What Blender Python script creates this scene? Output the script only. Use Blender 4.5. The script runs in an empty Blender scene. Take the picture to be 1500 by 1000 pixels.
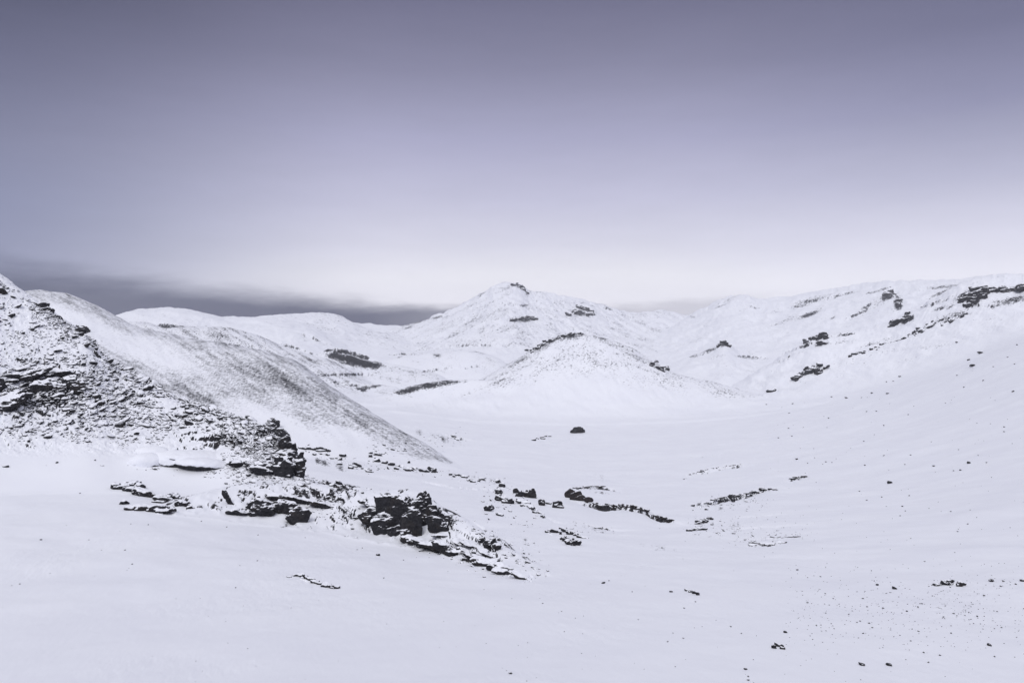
import bpy, math, random
import numpy as np

rng = np.random.default_rng(7)
random.seed(7)
F = 1167.0                      # focal length in photo pixels
PITCH = math.atan(20 / F)       # the horizon lies 20 px above the middle
C = bpy.context.scene.collection
scene = bpy.context.scene


def lin(r, g, b):
    f = lambda c: c / 12.92 if c <= 0.04045 else ((c + 0.055) / 1.055) ** 2.4
    return (f(r / 255), f(g / 255), f(b / 255))


# ------------------------------------------------------------------ noise
def _hash(ix, iy, iz, seed):
    h = (ix.astype(np.int64) * 374761393 + iy.astype(np.int64) * 668265263 + iz.astype(np.int64) * 2147483647 * 3
         + seed * 974711) & 0xFFFFFFFF
    h = ((h ^ (h >> 13)) * 1274126177) & 0xFFFFFFFF
    h = ((h ^ (h >> 16)) * 2246822519) & 0xFFFFFFFF
    return h ^ (h >> 15)


def rnd01(ix, iy, seed):
    return _hash(ix, iy, np.zeros_like(ix), seed).astype(np.float64) / 4294967295.0


def perlin2(x, y, seed=0):
    xi, yi = np.floor(x), np.floor(y)
    fx, fy = x - xi, y - yi
    xi, yi = xi.astype(np.int64), yi.astype(np.int64)
    u = fx * fx * fx * (fx * (fx * 6 - 15) + 10)
    v = fy * fy * fy * (fy * (fy * 6 - 15) + 10)
    z = np.zeros_like(xi)

    def g(dx, dy):
        a = _hash(xi + dx, yi + dy, z, seed) * (2 * math.pi / 4294967295.0)
        return np.cos(a) * (fx - dx) + np.sin(a) * (fy - dy)
    a = g(0, 0); b = g(1, 0); c = g(0, 1); d = g(1, 1)
    return ((a + (b - a) * u) * (1 - v) + (c + (d - c) * u) * v) * 1.5


def fbm2(x, y, oct=4, seed=0, gain=0.5):
    s, a, t = 0, 1.0, 0
    for o in range(oct):
        s = s + a * perlin2(x * 2 ** o, y * 2 ** o, seed + o * 17)
        t += a
        a *= gain
    return s / t


def perlin3(x, y, z, seed=0):
    xi, yi, zi = np.floor(x), np.floor(y), np.floor(z)
    fx, fy, fz = x - xi, y - yi, z - zi
    xi, yi, zi = xi.astype(np.int64), yi.astype(np.int64), zi.astype(np.int64)
    fd = lambda t: t * t * t * (t * (t * 6 - 15) + 10)
    u, v, w = fd(fx), fd(fy), fd(fz)

    def g(dx, dy, dz):
        h = _hash(xi + dx, yi + dy, zi + dz, seed)
        a = (h & 0xFFFF) * (2 * math.pi / 65535.0)
        c = ((h >> 16) & 0xFFFF) / 32767.5 - 1
        s = np.sqrt(np.maximum(0, 1 - c * c))
        return np.cos(a) * s * (fx - dx) + np.sin(a) * s * (fy - dy) + c * (fz - dz)
    def lx(dy, dz):
        a = g(0, dy, dz); return a + (g(1, dy, dz) - a) * u
    def ly(dz):
        a = lx(0, dz); return a + (lx(1, dz) - a) * v
    a = ly(0)
    return (a + (ly(1) - a) * w) * 1.5


def blocks(x, y, seed, tilt=0.6):
    """broken plates: every Voronoi cell is a small tilted plane of its own height"""
    xi, yi = np.floor(x).astype(np.int64), np.floor(y).astype(np.int64)
    best = np.full(x.shape, 9e9); h = np.zeros(x.shape); second = np.full(x.shape, 9e9)
    for dx in (-1, 0, 1):
        for dy in (-1, 0, 1):
            cx, cy = xi + dx, yi + dy
            px = cx + rnd01(cx, cy, seed); py = cy + rnd01(cx, cy, seed + 1)
            ex, ey = x - px, y - py
            d = ex * ex + ey * ey
            hh = (rnd01(cx, cy, seed + 2) - 0.5) + tilt * ((rnd01(cx, cy, seed + 3) - .5) * ex + (rnd01(cx, cy, seed + 4) - .75) * ey)
            m = d < best
            second = np.where(m, best, np.minimum(second, d))
            h = np.where(m, hh, h)
            best = np.where(m, d, best)
    return h, np.sqrt(second) - np.sqrt(best)


def sstep(a, b, x):
    t = np.clip((x - a) / (b - a), 0, 1)
    return t * t * (3 - 2 * t)


def gsmooth(a, sigma, axis):
    n = max(1, int(sigma * 3))
    k = np.exp(-0.5 * (np.arange(-n, n + 1) / sigma) ** 2); k /= k.sum()
    a = np.moveaxis(a, axis, 0)
    p = np.concatenate([np.repeat(a[:1], n, 0), a, np.repeat(a[-1:], n, 0)], 0)
    out = np.zeros_like(a)
    for i, w in enumerate(k):
        out += w * p[i:i + a.shape[0]]
    return np.moveaxis(out, 0, axis)


# ------------------------------------------------------------------ view geometry
def ray(u, v):
    a = (np.asarray(u, float) - 750) / F; b = (500 - np.asarray(v, float)) / F
    cp, sp = math.cos(PITCH), math.sin(PITCH)
    dx = a; dy = cp + b * sp; dz = -sp + b * cp
    return np.arctan2(dx, dy), dz / np.hypot(dx, dy)


def te_of(u, v):
    return ray(u, v)[1]


# ------------------------------------------------------------------ polar grid around the viewer
U_STEP = 1.25
u_in = np.arange(-130, 1630.01, U_STEP)
th_in = np.arctan((u_in - 750) / F)
th_l = np.linspace(-math.pi, th_in[0], 60)[:-1]
th_r = np.linspace(th_in[-1], math.pi, 60)[1:]
TH = np.concatenate([th_l, th_in, th_r])
NJ = len(TH)
TC = np.clip(TH, math.radians(-48), math.radians(48))
UU = 750 + F * np.tan(TC)                      # photo column of each azimuth
# r samples, finer where the rocky slopes stand
segs = [(0.1, 1.5, 0.3), (1.5, 20, 0.06), (20, 62, 0.006), (62, 95, 0.0042), (95, 165, 0.0027), (165, 700, 0.0055), (700, 1900, 0.0048), (1900, 2600, 0.02)]
lr = []
for a, b, d in segs:
    n = int(math.ceil((math.log(b) - math.log(a)) / d))
    lr += list(np.linspace(math.log(a), math.log(b), n, endpoint=False))
LR = np.array(lr + [math.log(2600)])
R = np.exp(LR); NI = len(R)
RR = R[:, None] * np.ones((1, NJ))
X = R[:, None] * np.sin(TH)[None]; Y = R[:, None] * np.cos(TH)[None]


def curve(pts, sig=6, ends=None):
    p = np.array(sorted(pts), float)
    y = np.interp(UU, p[:, 0], p[:, 1])
    inside = slice(len(th_l), len(th_l) + len(u_in))
    y[inside] = gsmooth(y[inside], sig, 0)
    return y


# ------------------------------------------------------------------ the snow field: photo rows at given distances
cols = [-350, 0, 200, 400, 600, 800, 1000, 1200, 1400, 1500, 1900]
tab = [
    (1.5,  [2250] * 11),
    (6,    [1440] * 11),
    (14,   [1150] * 11),
    (25,   [1000, 1000, 1000, 1000, 1000, 1000, 1000, 1000, 1000, 1000, 1000]),
    (35,   [880, 895, 900, 908, 912, 915, 912, 908, 902, 898, 880]),
    (50,   [790, 808, 818, 832, 846, 852, 850, 842, 828, 820, 790]),
    (70,   [720, 735, 745, 768, 796, 808, 806, 796, 775, 762, 720]),
    (92,   [665, 672, 685, 722, 758, 774, 774, 760, 732, 715, 650]),
    (125,  [640, 650, 668, 694, 722, 744, 746, 728, 694, 672, 600]),
    (170,  [625, 635, 650, 675, 698, 715, 716, 694, 652, 626, 545]),
    (240,  [610, 618, 625, 645, 668, 684, 682, 655, 604, 573, 480]),
    (330,  [590, 600, 602, 618, 640, 654, 650, 618, 558, 524, 425]),
    (440,  [560, 560, 570, 592, 615, 628, 622, 588, 520, 478, 385]),
    (560,  [540, 540, 550, 572, 592, 605, 600, 575, 530, 490, 400]),
    (750,  [520, 520, 530, 545, 562, 575, 578, 560, 535, 500, 430]),
    (1000, [505, 505, 512, 520, 528, 540, 545, 540, 520, 500, 450]),
    (1400, [498, 498, 500, 503, 508, 518, 520, 515, 505, 495, 470]),
    (2000, [492] * 11),
    (2600, [489] * 11),
]
te_tab = np.zeros((len(tab), NJ))
for k, (rk, vs) in enumerate(tab):
    vv = np.interp(UU, cols, vs)
    te_tab[k] = te_of(750 + 0 * UU, vv)
tl = np.log([t[0] for t in tab])
TE = np.zeros((NI, NJ))
idx = np.clip(np.searchsorted(tl, LR) - 1, 0, len(tl) - 2)
w = np.clip((LR - tl[idx]) / (tl[idx + 1] - tl[idx]), 0, 1)
Zt = te_tab * np.exp(tl)[:, None]
TE = te_tab[idx] * (1 - w)[:, None] + te_tab[idx + 1] * w[:, None]
# smooth along r (in ln r) using an even resampling, then along the azimuth
lre = np.linspace(LR[0], LR[-1], 760)
tmp = np.stack([np.interp(lre, LR, TE[:, j]) for j in range(NJ)], 1)
tmp = gsmooth(tmp, 14, 0)
inside = slice(len(th_l), len(th_l) + len(u_in))
tmp[:, inside] = gsmooth(tmp[:, inside], 60, 1)
TE = np.stack([np.interp(LR, lre, tmp[:, j]) for j in range(NJ)], 1)
# behind the viewer both edges meet
beh = sstep(math.radians(60), math.pi, np.abs(TH))
TEm = 0.5 * (TE[:, :1] + TE[:, -1:])
TE = TE * (1 - beh) + TEm * beh
Zg = np.maximum(RR, 1.5) * TE
# gentle undulation of the snow
far_in = sstep(15, 60, RR)
for lam, amp in ((0.35, 0.0058), (0.12, 0.003), (.05, .0009)):
    s = lam
    Zg += far_in * RR * amp * fbm2(LR[:, None] / s + 0 * X, TH[None] / s + 0 * X, 3, 3 + int(lam * 100))
Zg += 0.05 * fbm2(X / 3.1, Y / 3.1, 3, 41) * (1 - sstep(60, 160, RR))
Zg += 0.034 * fbm2((X + .3 * Y) / .55, Y / 1.3, 4, 47, .6) * (1 - sstep(50, 110, RR)) * (.4 + .9 * sstep(-.1, .4, fbm2(X / 9, Y / 9, 2, 48)))
Zg += 0.35 * fbm2(X / 15, Y / 15, 3, 42) * sstep(20, 60, RR) * (1 - sstep(300, 700, RR))


def hill(crest, rc, foot, rf, back=0.35, soft=0.10, p=1.0, sig=5, foot_free=False, jag=0):
    """heights of one hill: foot line, crest line (photo rows) at their distances, and a back slope"""
    crest = sorted(crest)
    crest = [(crest[0][0] - 450, crest[0][1] + 900), (crest[0][0] - 70, crest[0][1] + 45)] + crest \
        + [(crest[-1][0] + 70, crest[-1][1] + 45), (crest[-1][0] + 450, crest[-1][1] + 900)]
    cv = curve(crest, sig)
    tc = te_of(750 + 0 * UU, cv); tf = te_of(750 + 0 * UU, curve(foot, 20))
    rcv = curve(rc, 25); rfv = curve(rf, 25)
    t = (RR - rfv) / (rcv - rfv)
    i_f = np.clip(np.searchsorted(R, rfv), 0, NI - 1)
    tg = (Zg / RR)[i_f, np.arange(NJ)]
    tf = np.minimum(tf, tg) if foot_free else tg
    tf = gsmooth(tf, 8, 0)
    S = np.sign(t) * np.abs(t) ** p
    span = np.maximum(tc - tf, 0.004)
    front = RR * (tc - span + np.where(t < 0, 0, span * S)) - 0.6 * np.clip(rfv - RR, 0, None)
    bk = rcv * tc - back * (RR - rcv)
    k = soft * (rcv - rfv)
    h = np.clip(0.5 + 0.5 * (bk - front) / k, 0, 1)
    z = bk * (1 - h) + front * h - k * h * (1 - h)
    d = tc - (z / RR)[(R > 30)].max(0)
    z = z + RR * d * sstep(.05, .8, t)
    if jag:
        jg = jag * (fbm2(UU / 26, UU * 0 + rc[0][1] * .013, 4, 990, .6) + .35 * np.abs(fbm2(UU / 11, UU * 0 + rc[0][1] * .017, 2, 991)))
        z = z + RR * jg / F * sstep(.72, 1.0, t)
    z = z - 60 * sstep(0.1, 0.45, 1 - RR / rfv)
    # far outside the picture the hills sink away
    z = z - RR * 1.2 * sstep(math.radians(42), math.radians(75), np.abs(TH))
    return z


HILLS = [
    # name, label, params
    ("rocky_hillside", "steep lava hillside of broken dark rock dusted with snow, bounding the snow shelf on the left",
     dict(crest=[(-300, 250), (-100, 345), (0, 413), (50, 443), (85, 465), (125, 486), (165, 529), (200, 546), (262, 581), (330, 602), (385, 621), (415, 645), (432, 668), (446, 694)],
          rc=[(-100, 150), (0, 146), (200, 128), (400, 98), (450, 92)],
          foot=[(-100, 662), (0, 662), (150, 662), (230, 676), (330, 697), (450, 702)],
          rf=[(-100, 90), (0, 92), (200, 89), (450, 84)], soft=0.12, back=0.45)),
    ("hill", "long streaky hill spur descending behind the rocky hillside to the valley floor",
     dict(crest=[(-100, 445), (0, 440), (50, 433), (100, 436), (118, 442), (150, 456), (200, 478), (260, 491), (330, 502), (380, 508), (430, 525), (475, 555), (510, 580), (545, 602), (580, 625), (606, 640), (630, 653), (655, 672)],
          rc=[(0, 420), (600, 250)], foot=[(0, 600), (330, 606), (500, 640), (620, 652)], rf=[(0, 250), (330, 215), (620, 205)], soft=0.2, p=0.9)),
    ("hill", "low streaky mound behind the spur, below the flat snowy hilltop",
     dict(crest=[(190, 472), (225, 475), (280, 479), (335, 480), (360, 487), (400, 499), (440, 512), (475, 524), (510, 540)],
          rc=[(200, 800), (500, 700)], foot=[(200, 540), (500, 550)], rf=[(200, 560), (500, 520)], soft=0.2)),
    ("hill", "far smooth snowy hill with a flat rounded top on the left skyline",
     dict(crest=[(60, 500), (150, 470), (182, 461), (205, 456), (255, 454), (285, 458), (325, 465), (370, 467), (420, 470), (460, 478)],
          rc=[(0, 1250)], foot=[(0, 520)], rf=[(0, 850)], soft=0.25)),
    ("hill", "rounded far snowy hill left of the pointed mountain, with a grey scar on its face",
     dict(crest=[(330, 474), (370, 467), (400, 464), (430, 461), (470, 460), (498, 463), (515, 471), (535, 480), (560, 487), (585, 490)],
          rc=[(0, 1500)], foot=[(0, 512)], rf=[(0, 950)], soft=0.3)),
    ("hill", "lowest far white ridge showing in the dip beside the pointed mountain",
     dict(crest=[(460, 474), (520, 473), (555, 475), (580, 477), (620, 482)],
          rc=[(0, 2000)], foot=[(0, 500)], rf=[(0, 1600)], soft=0.3)),
    ("mountain", "pointed snowy mountain in the middle of the skyline with small dark crags",
     dict(crest=[(545, 492), (575, 484), (600, 476), (625, 466), (638, 460), (650, 459), (672, 449), (690, 439), (706, 429), (722, 419), (738, 414), (752, 414), (764, 418), (772, 425), (782, 430), (800, 430), (835, 436), (870, 443), (900, 452), (922, 458), (950, 458), (970, 456), (1000, 461), (1030, 468), (1100, 480)],
          rc=[(550, 1500), (745, 1450), (1000, 1700)], foot=[(550, 545), (750, 548), (1000, 545)], rf=[(550, 950), (1000, 900)], soft=0.025, p=1.1, sig=1.5, jag=1.2)),
    ("mountain", "far white mountain ridge on the right whose top fades into the cloud",
     dict(crest=[(985, 478), (1012, 463), (1025, 456), (1050, 442), (1072, 435), (1090, 434), (1108, 440), (1125, 442), (1160, 437), (1200, 430), (1230, 428), (1260, 423), (1300, 419), (1340, 421), (1400, 420), (1450, 416), (1500, 413), (1600, 400), (1800, 380)],
          rc=[(1000, 1500), (1500, 1200)], foot=[(1000, 530), (1500, 520)], rf=[(1000, 850), (1500, 700)], soft=0.1, p=1.1, sig=1.5, jag=3)),
    ("hill", "craggy snow ridge on the right with broken dark rock bands along its top",
     dict(crest=[(980, 592), (1030, 580), (1075, 562), (1110, 542), (1130, 529), (1160, 511), (1182, 500), (1200, 492), (1235, 488), (1255, 484), (1290, 478), (1310, 472), (1330, 461), (1345, 454), (1370, 443), (1395, 430), (1425, 419), (1450, 417), (1500, 416), (1600, 405), (1800, 390)],
          rc=[(1100, 620), (1500, 640)], foot=[(1100, 570), (1500, 500)], rf=[(1100, 490), (1500, 500)], soft=0.10, sig=1.5, p=1.35, jag=3)),
    ("hill", "small snowy knoll with one rocky tip between the dome hill and the right slope",
     dict(crest=[(930, 556), (960, 543), (985, 532), (1010, 521), (1035, 512), (1050, 504), (1060, 499), (1070, 504), (1080, 513), (1100, 521), (1120, 524), (1150, 534), (1190, 550)],
          rc=[(0, 820)], foot=[(0, 556)], rf=[(0, 600)], soft=0.12, sig=2.5)),
    ("hill", "dome shaped snowy hill in mid valley with a dark stony crest line",
     dict(crest=[(540, 606), (580, 597), (620, 589), (655, 577), (690, 563), (712, 552), (735, 539), (760, 523), (780, 510), (800, 499), (820, 491), (838, 488), (852, 487), (864, 490), (885, 495), (905, 502), (930, 512), (948, 525), (965, 534), (985, 544), (1010, 551), (1060, 561), (1120, 574), (1180, 590)],
          rc=[(600, 560), (850, 610), (1100, 570)], foot=[(600, 612), (750, 618), (850, 620), (1050, 605)], rf=[(560, 470), (850, 462), (1050, 470)], soft=0.18, p=1.5, sig=3)),
    ("ridge", "low rocky ridge running from the rocky hillside down across the foreground, black ledges along its front",
     dict(crest=[(250, 712), (320, 700), (380, 694), (440, 694), (500, 703), (545, 713), (585, 715), (620, 720), (650, 742), (690, 764), (730, 788), (765, 812), (800, 833), (830, 850), (870, 868)],
          rc=[(250, 84), (440, 90), (580, 82), (700, 69), (800, 60)], foot=[(250, 712), (340, 742), (440, 756), (520, 772), (600, 794), (680, 828), (770, 852), (850, 866)], rf=[(250, 78), (440, 74), (600, 67), (700, 60), (800, 54)], soft=0.25, sig=4, p=1.15, foot_free=False, back=.5)),
    ("mound", "crater mound with a black inner wall in the mid valley below the far hills",
     dict(crest=[(430, 530), (452, 522), (470, 514), (482, 509), (494, 508), (512, 513), (530, 521), (545, 525), (560, 529), (600, 537), (640, 545)],
          rc=[(0, 720)], foot=[(400, 556), (480, 541), (560, 541), (660, 556)], rf=[(0, 640)], soft=0.1, sig=2)),
    ("mound", "low snow bank with a dark underside left of the dome hill",
     dict(crest=[(540, 584), (570, 574), (590, 567), (612, 562), (640, 557), (670, 555), (690, 555), (730, 560)],
          rc=[(0, 560)], foot=[(540, 590), (580, 577), (620, 571), (660, 567), (700, 566)], rf=[(0, 520)], soft=0.1, sig=2)),
    ("mound", "dark edged stream bank beneath the end of the streaky spur",
     dict(crest=[(470, 566), (490, 560), (510, 557), (540, 560), (556, 562), (580, 565)],
          rc=[(0, 610)], foot=[(470, 576), (520, 580), (580, 574)], rf=[(0, 570)], soft=0.1, sig=2)),
    ("mound", "low snow rise with two small dark scars under the pointed mountain",
     dict(crest=[(560, 528), (590, 519), (620, 516), (650, 516), (672, 512), (690, 511), (705, 515), (730, 524)],
          rc=[(0, 850)], foot=[(0, 540)], rf=[(0, 740)], soft=0.15, sig=3)),
]
OWN = np.zeros((NI, NJ), np.int16); TT = np.ones((NI, NJ))
Z = Zg.copy()
for k, (nm, lb, prm) in enumerate(HILLS):
    zh = hill(**prm)
    lam = 90 if k else 60
    kk = 0.006 * RR
    rfc, rcc = curve(prm['rf'], 25), curve(prm['rc'], 25)
    if nm != "mound" and k:
        r0 = np.median(RR[zh > Z]) if (zh > Z).any() else 500
        L = r0 / F
        rel = fbm2(X / (60 * L), Y / (75 * L), 4, 400 + k) * 4.2 * L + (0.3 - np.abs(fbm2(X / (26 * L) + zh / (40 * L), Y / (60 * L), 3, 430 + k))) * 4.0 * L
        if k == 1:
            rel = fbm2(X / (60 * L), Y / (75 * L), 4, 401) * 3.2 * L + (0.3 - np.abs(fbm2((zh + .5 * X) / (13 * L), (X - .5 * zh) / (70 * L), 3, 431))) * 3.0 * L
        if k in (7, 8):
            rel = rel + (0.25 - np.abs(fbm2(X / (48 * L) + 5, Y / (110 * L), 3, 470 + k))) * 8 * L + 1.3 * L * fbm2(X / (7 * L), Y / (20 * L), 3, 480 + k, .6)
        if k == 6:
            rel = rel + (0.25 - np.abs(fbm2((X + .25 * Y) / (22 * L) + 2, Y / (80 * L), 4, 476, .6))) * 6 * L
        rfc, rcc = curve(prm['rf'], 25), curve(prm['rc'], 25)
        zh = zh + rel * (.25 + .75 * sstep(.05, .6, (RR - rfc) / (rcc - rfc)))
    OWN[zh > Z] = k + 1
    TT = np.where(zh > Z, (RR - rfc) / (rcc - rfc), TT)
    h = np.clip(0.5 + 0.5 * (zh - Z) / kk, 0, 1)
    Z = Z * (1 - h) + zh * h + kk * h * (1 - h)
PX = RR / F                     # metres per photo pixel at each vertex


def apparent():
    te = Z / RR
    elev_b = te * np.hypot(np.sin(TH), np.cos(TH))
    # invert ray(): v for te at this azimuth
    a = np.tan(TC)[None]
    b = te * np.sqrt(a * a + 1)       # first guess without pitch
    for _ in range(3):
        dy = math.cos(PITCH) + b * math.sin(PITCH)
        b = (te * np.hypot(a * dy, dy) + math.sin(PITCH)) / math.cos(PITCH)
    return 500 - b * F


VV = apparent()
UG = UU[None] + 0 * Z


def normals():
    def grad(A):
        return np.gradient(A, axis=0), np.gradient(A, axis=1)
    xi, xj = grad(X); yi, yj = grad(Y); zi, zj = grad(Z)
    n = np.stack([yj * zi - zj * yi, zj * xi - xj * zi, xj * yi - yj * xi], -1)
    n /= np.linalg.norm(n, axis=-1, keepdims=True) + 1e-12
    n[n[..., 2] < 0] *= -1
    return n


N0 = normals()

# ------------------------------------------------------------------ bare ground: where the snow lies thin
ROCK = np.zeros((NI, NJ))


def blob(own, u, v, ru, rv, ang, s, pw=1.0):
    global ROCK
    ca, sa = math.cos(math.radians(ang)), math.sin(math.radians(ang))
    du, dv = UG - u, VV - v
    a = (du * ca + dv * sa) / ru; b = (-du * sa + dv * ca) / rv
    g = np.exp(-(a * a + b * b) ** pw) * s
    g *= np.isin(OWN, own)
    ROCK = np.maximum(ROCK, g)


# -- rocky hillside: strata, plates and rubble as real relief
mA = (OWN == 1)
edge = sstep(0, 26, 690 - VV + 0 * UG) * sstep(0, 30, 700 - VV)
jj = np.where(mA.any(0))[0]; ii = np.where(mA.any(1))[0]
sl = (slice(ii[0], ii[-1] + 1), slice(jj[0], jj[-1] + 1))
xs, ys, zs = X[sl], Y[sl], Z[sl]
m = mA[sl].astype(float)
m = gsmooth(gsmooth(m, 3, 0), 3, 1) * m
vA, uA = VV[sl], UG[sl]
wx = 1.6 * fbm2(xs / 4, ys / 4, 3, 91); wy = 1.2 * fbm2(xs / 4, ys / 4, 3, 95)
# plates stretched across the slope
h1, e1 = blocks((xs + wx) / 2.3, (ys + 0.2 * xs + wy) / 1.5, 11, 1.0)
h2, e2 = blocks((xs + wx * .5) / 1.0, (ys + 0.2 * xs + wy * .5) / 0.8, 21, 1.0)
h3, e3 = blocks((xs + .2 * wx) / 0.5, (ys + 0.2 * xs) / 0.45, 31, 1.0)
q = zs - 0.10 * xs + 1.1 * fbm2(xs / 7, ys / 7, 4, 71)
def terr(q, P):
    t = q / P - np.floor(q / P)
    return P * (np.floor(q / P) + sstep(0.55, 0.95, t)) - q
pm = fbm2(xs / 11, ys / 8, 3, 77)                       # where plates break out
smoothpatch = sstep(0.02, 0.35, fbm2(xs / 6 + 9, ys / 4.5, 3, 79))
fade = m * sstep(-6, 16, 668 - vA + 0.10 * np.clip(uA - 150, 0, 400))
crag = np.exp(-(((uA - 60) / 75) ** 2 + ((vA - 578) / 32) ** 2)) + 0.9 * np.exp(-(((uA - 425) / 28) ** 2 + ((vA - 665) / 28) ** 2)) \
    + 0.8 * np.exp(-(((uA - 330) / 60) ** 2 + ((vA - 645) / 16) ** 2))
crestdist = np.exp(-((vA - np.interp(uA, [0, 50, 125, 200, 262, 385, 440], [418, 448, 490, 552, 588, 628, 690])) / 14) ** 2)
amp = fade * (0.42 + 0.75 * crag + 0.25 * crestdist) * (1 - 0.65 * smoothpatch * (1 - crag.clip(0, 1)))
dz = amp * (0.42 * h1 * (1 + 0.8 * crag) + 0.36 * h2 + 0.20 * h3 + 0.55 * terr(q, 1.3) * (0.4 + crag) + 0.3 * terr(q + 0.2 * h1, 0.55)
            + 0.12 * fbm2(xs / .8, ys / .8, 3, 55))
Z[sl] += dz
AMP = np.zeros((NI, NJ)); AMP[sl] = amp

# -- other stony faces: finer relief
def relief(own, lam, a_px, seed, mask=None, str_x=1.0, shear=0.0):
    mm = np.isin(OWN, own)
    if mask is not None:
        mm = mm & (mask > 0.02)
    r0 = np.median(RR[mm]); L = lam * r0 / F
    x, y, z = X[mm], Y[mm], Z[mm]
    n = fbm2((x + shear * y) / (L * str_x), (y * .6 + z * 1.5) / L, 4, seed, 0.55)
    d = (np.abs(n) - 0.25) * a_px * r0 / F
    Z[mm] += d * (mask[mm] if mask is not None else 1)


def blobs_mask(own, lst):
    global ROCK
    keep = ROCK.copy(); ROCK = np.zeros_like(ROCK)
    for b in lst:
        blob(own, *b)
    out = ROCK.copy(); ROCK = np.maximum(keep, ROCK)
    return out


# streaky spur
mB = blobs_mask([2], [(420, 560, 95, 22, 33, .82), (300, 590, 60, 20, 30, .84), (370, 545, 80, 30, 25, .68), (520, 612, 80, 11, 38, .72), (480, 580, 60, 14, 36, .72), (200, 515, 75, 20, 22, .12), (420, 620, 90, 16, 30, .1),
                      (250, 500, 70, 10, 20, .30), (120, 455, 60, 12, 20, .34), (560, 628, 50, 8, 35, .6), (350, 520, 60, 14, 15, .40), (240, 590, 40, 25, 25, .6),
                      (470, 560, 30, 10, 38, .66)])
mC = blobs_mask([3], [(320, 492, 55, 13, 12, .62), (250, 476, 30, 4, 3, .75), (400, 506, 60, 6, 22, .6), (360, 488, 40, 8, 15, .5), (450, 525, 40, 10, 25, .62), (245, 477, 16, 3, 0, .95)])
mD = blobs_mask([5], [(455, 482, 40, 6, 22, .5), (540, 485, 40, 4, 8, .55), (478, 495, 20, 5, 40, .55), (420, 476, 30, 4, 5, .36), (425, 510, 45, 4, 5, .5)])
mE = blobs_mask([7], [(768, 468, 22, 6, -5, .9), (756, 467, 14, 5, 0, .85), (850, 458, 17, 7, 5, .86), (846, 455, 8, 4, 0, 1.0), (890, 452, 11, 2.2, 12, .9), (762, 421, 14, 2.5, 30, .95), (772, 430, 6, 7, 0, .7), (768, 447, 12, 3, -10, .8),
                      (740, 480, 55, 14, -8, .52), (700, 470, 60, 14, -25, .54), (715, 450, 40, 14, -35, .5), (665, 492, 60, 8, -12, .5), (640, 480, 60, 8, -18, .36), (618, 468, 22, 2.2, -22, .82), (640, 464, 14, 1.6, -8, .85), (598, 479, 18, 3, -25, .6), (705, 432, 16, 4, -38, .6),
                      (770, 488, 45, 9, 0, .5), (716, 448, 40, 18, -30, .36), (815, 455, 22, 5, 0, .5), (806, 470, 3, 14, -10, .55), (910, 461, 10, 2, 10, .6), (570, 487, 25, 3, -5, .5), (700, 497, 25, 6, 0, .4), (925, 485, 50, 4, 20, .3)])
mF = blobs_mask([11], [(800, 506, 50, 8, -28, .72), (835, 493, 22, 6, -8, .85), (760, 530, 40, 8, -33, .66), (850, 489, 8, 2.5, 0, .95), (880, 495, 14, 1.5, 8, .9), (925, 510, 40, 3, 25, .66), (965, 537, 22, 7, 30, .74), (970, 540, 8, 3, 0, 1.0),
                       (720, 552, 40, 10, -25, .5), (815, 528, 70, 18, -22, .52), (895, 522, 50, 13, 10, .48), (860, 545, 60, 9, 0, .42), (820, 545, 2, 26, 40, .6), (885, 558, 2, 14, -25, .6), (905, 560, 25, 8, 0, .42), (700, 537, 22, 5, 8, .66), (990, 545, 20, 5, 10, .6)])
mG = blobs_mask([8], [(1300, 435, 20, 6, -22, .95), (1316, 445, 8, 14, 0, .98), (1290, 440, 25, 10, -20, .6), (1190, 438, 40, 5, -14, .7), (1170, 447, 20, 3, -14, .8), (1185, 460, 25, 5, -22, .9), (1240, 430, 30, 3, -10, .7), (1150, 470, 40, 4, -18, .6), (1220, 465, 12, 3, -20, .6), (1070, 437, 40, 3, -25, .5), (1270, 448, 14, 4, -35, .8),
                      (1140, 455, 50, 4, -14, .45), (1085, 455, 30, 4, -20, .45), (1375, 430, 22, 3.5, -22, .86), (1015, 464, 8, 3, 0, .8), (1385, 420, 60, 4, -5, .68), (1290, 425, 30, 3, -15, .7), (1440, 412, 40, 3, -5, .7), (1060, 445, 30, 4, -20, .6), (1105, 450, 30, 4, 10, .55)])
mH = blobs_mask([9], [(1420, 432, 30, 7, -12, 1.0), (1425, 440, 14, 10, 20, 1.05), (1465, 424, 45, 4.5, -3, 1.05), (1380, 450, 25, 4, -12, .75), (1330, 468, 16, 4.5, -32, 1.1), (1195, 494, 18, 4, -8, 1.05), (1180, 503, 7, 5, -20, .95), (1205, 503, 14, 2.5, -4, .95), (1240, 489, 22, 2.5, -10, .9),
                      (1480, 440, 60, 8, -15, .72), (1395, 462, 50, 8, -18, .68), (1290, 500, 60, 4, -15, .6), (1150, 525, 40, 5, -30, .55), (1240, 500, 40, 3, -5, .55)])
mK = blobs_mask([10], [(1060, 503, 12, 5.5, 0, 1.05), (1040, 512, 22, 3, -18, .7), (1018, 520, 14, 4, -15, .55), (1095, 522, 28, 3, 5, .62), (1050, 522, 24, 4, -10, .55)])
mJ = blobs_mask([13], [(518, 525, 40, 13, 10, 1.12), (490, 541, 34, 5, 8, .78), (462, 534, 20, 5, 15, .74), (420, 545, 60, 10, 25, .62), (560, 545, 40, 6, -10, .55), (496, 519, 24, 10, 0, 1.0), (545, 533, 24, 8, 12, 1.0), (480, 512, 10, 3, -10, 1.0), (470, 540, 40, 8, 15, .6), (455, 545, 25, 6, 20, .7)])
mM = blobs_mask([14], [(628, 564, 54, 8, -9, .88), (600, 571, 30, 6, -12, 1.0), (660, 560, 34, 3.5, -6, .9)])
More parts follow.
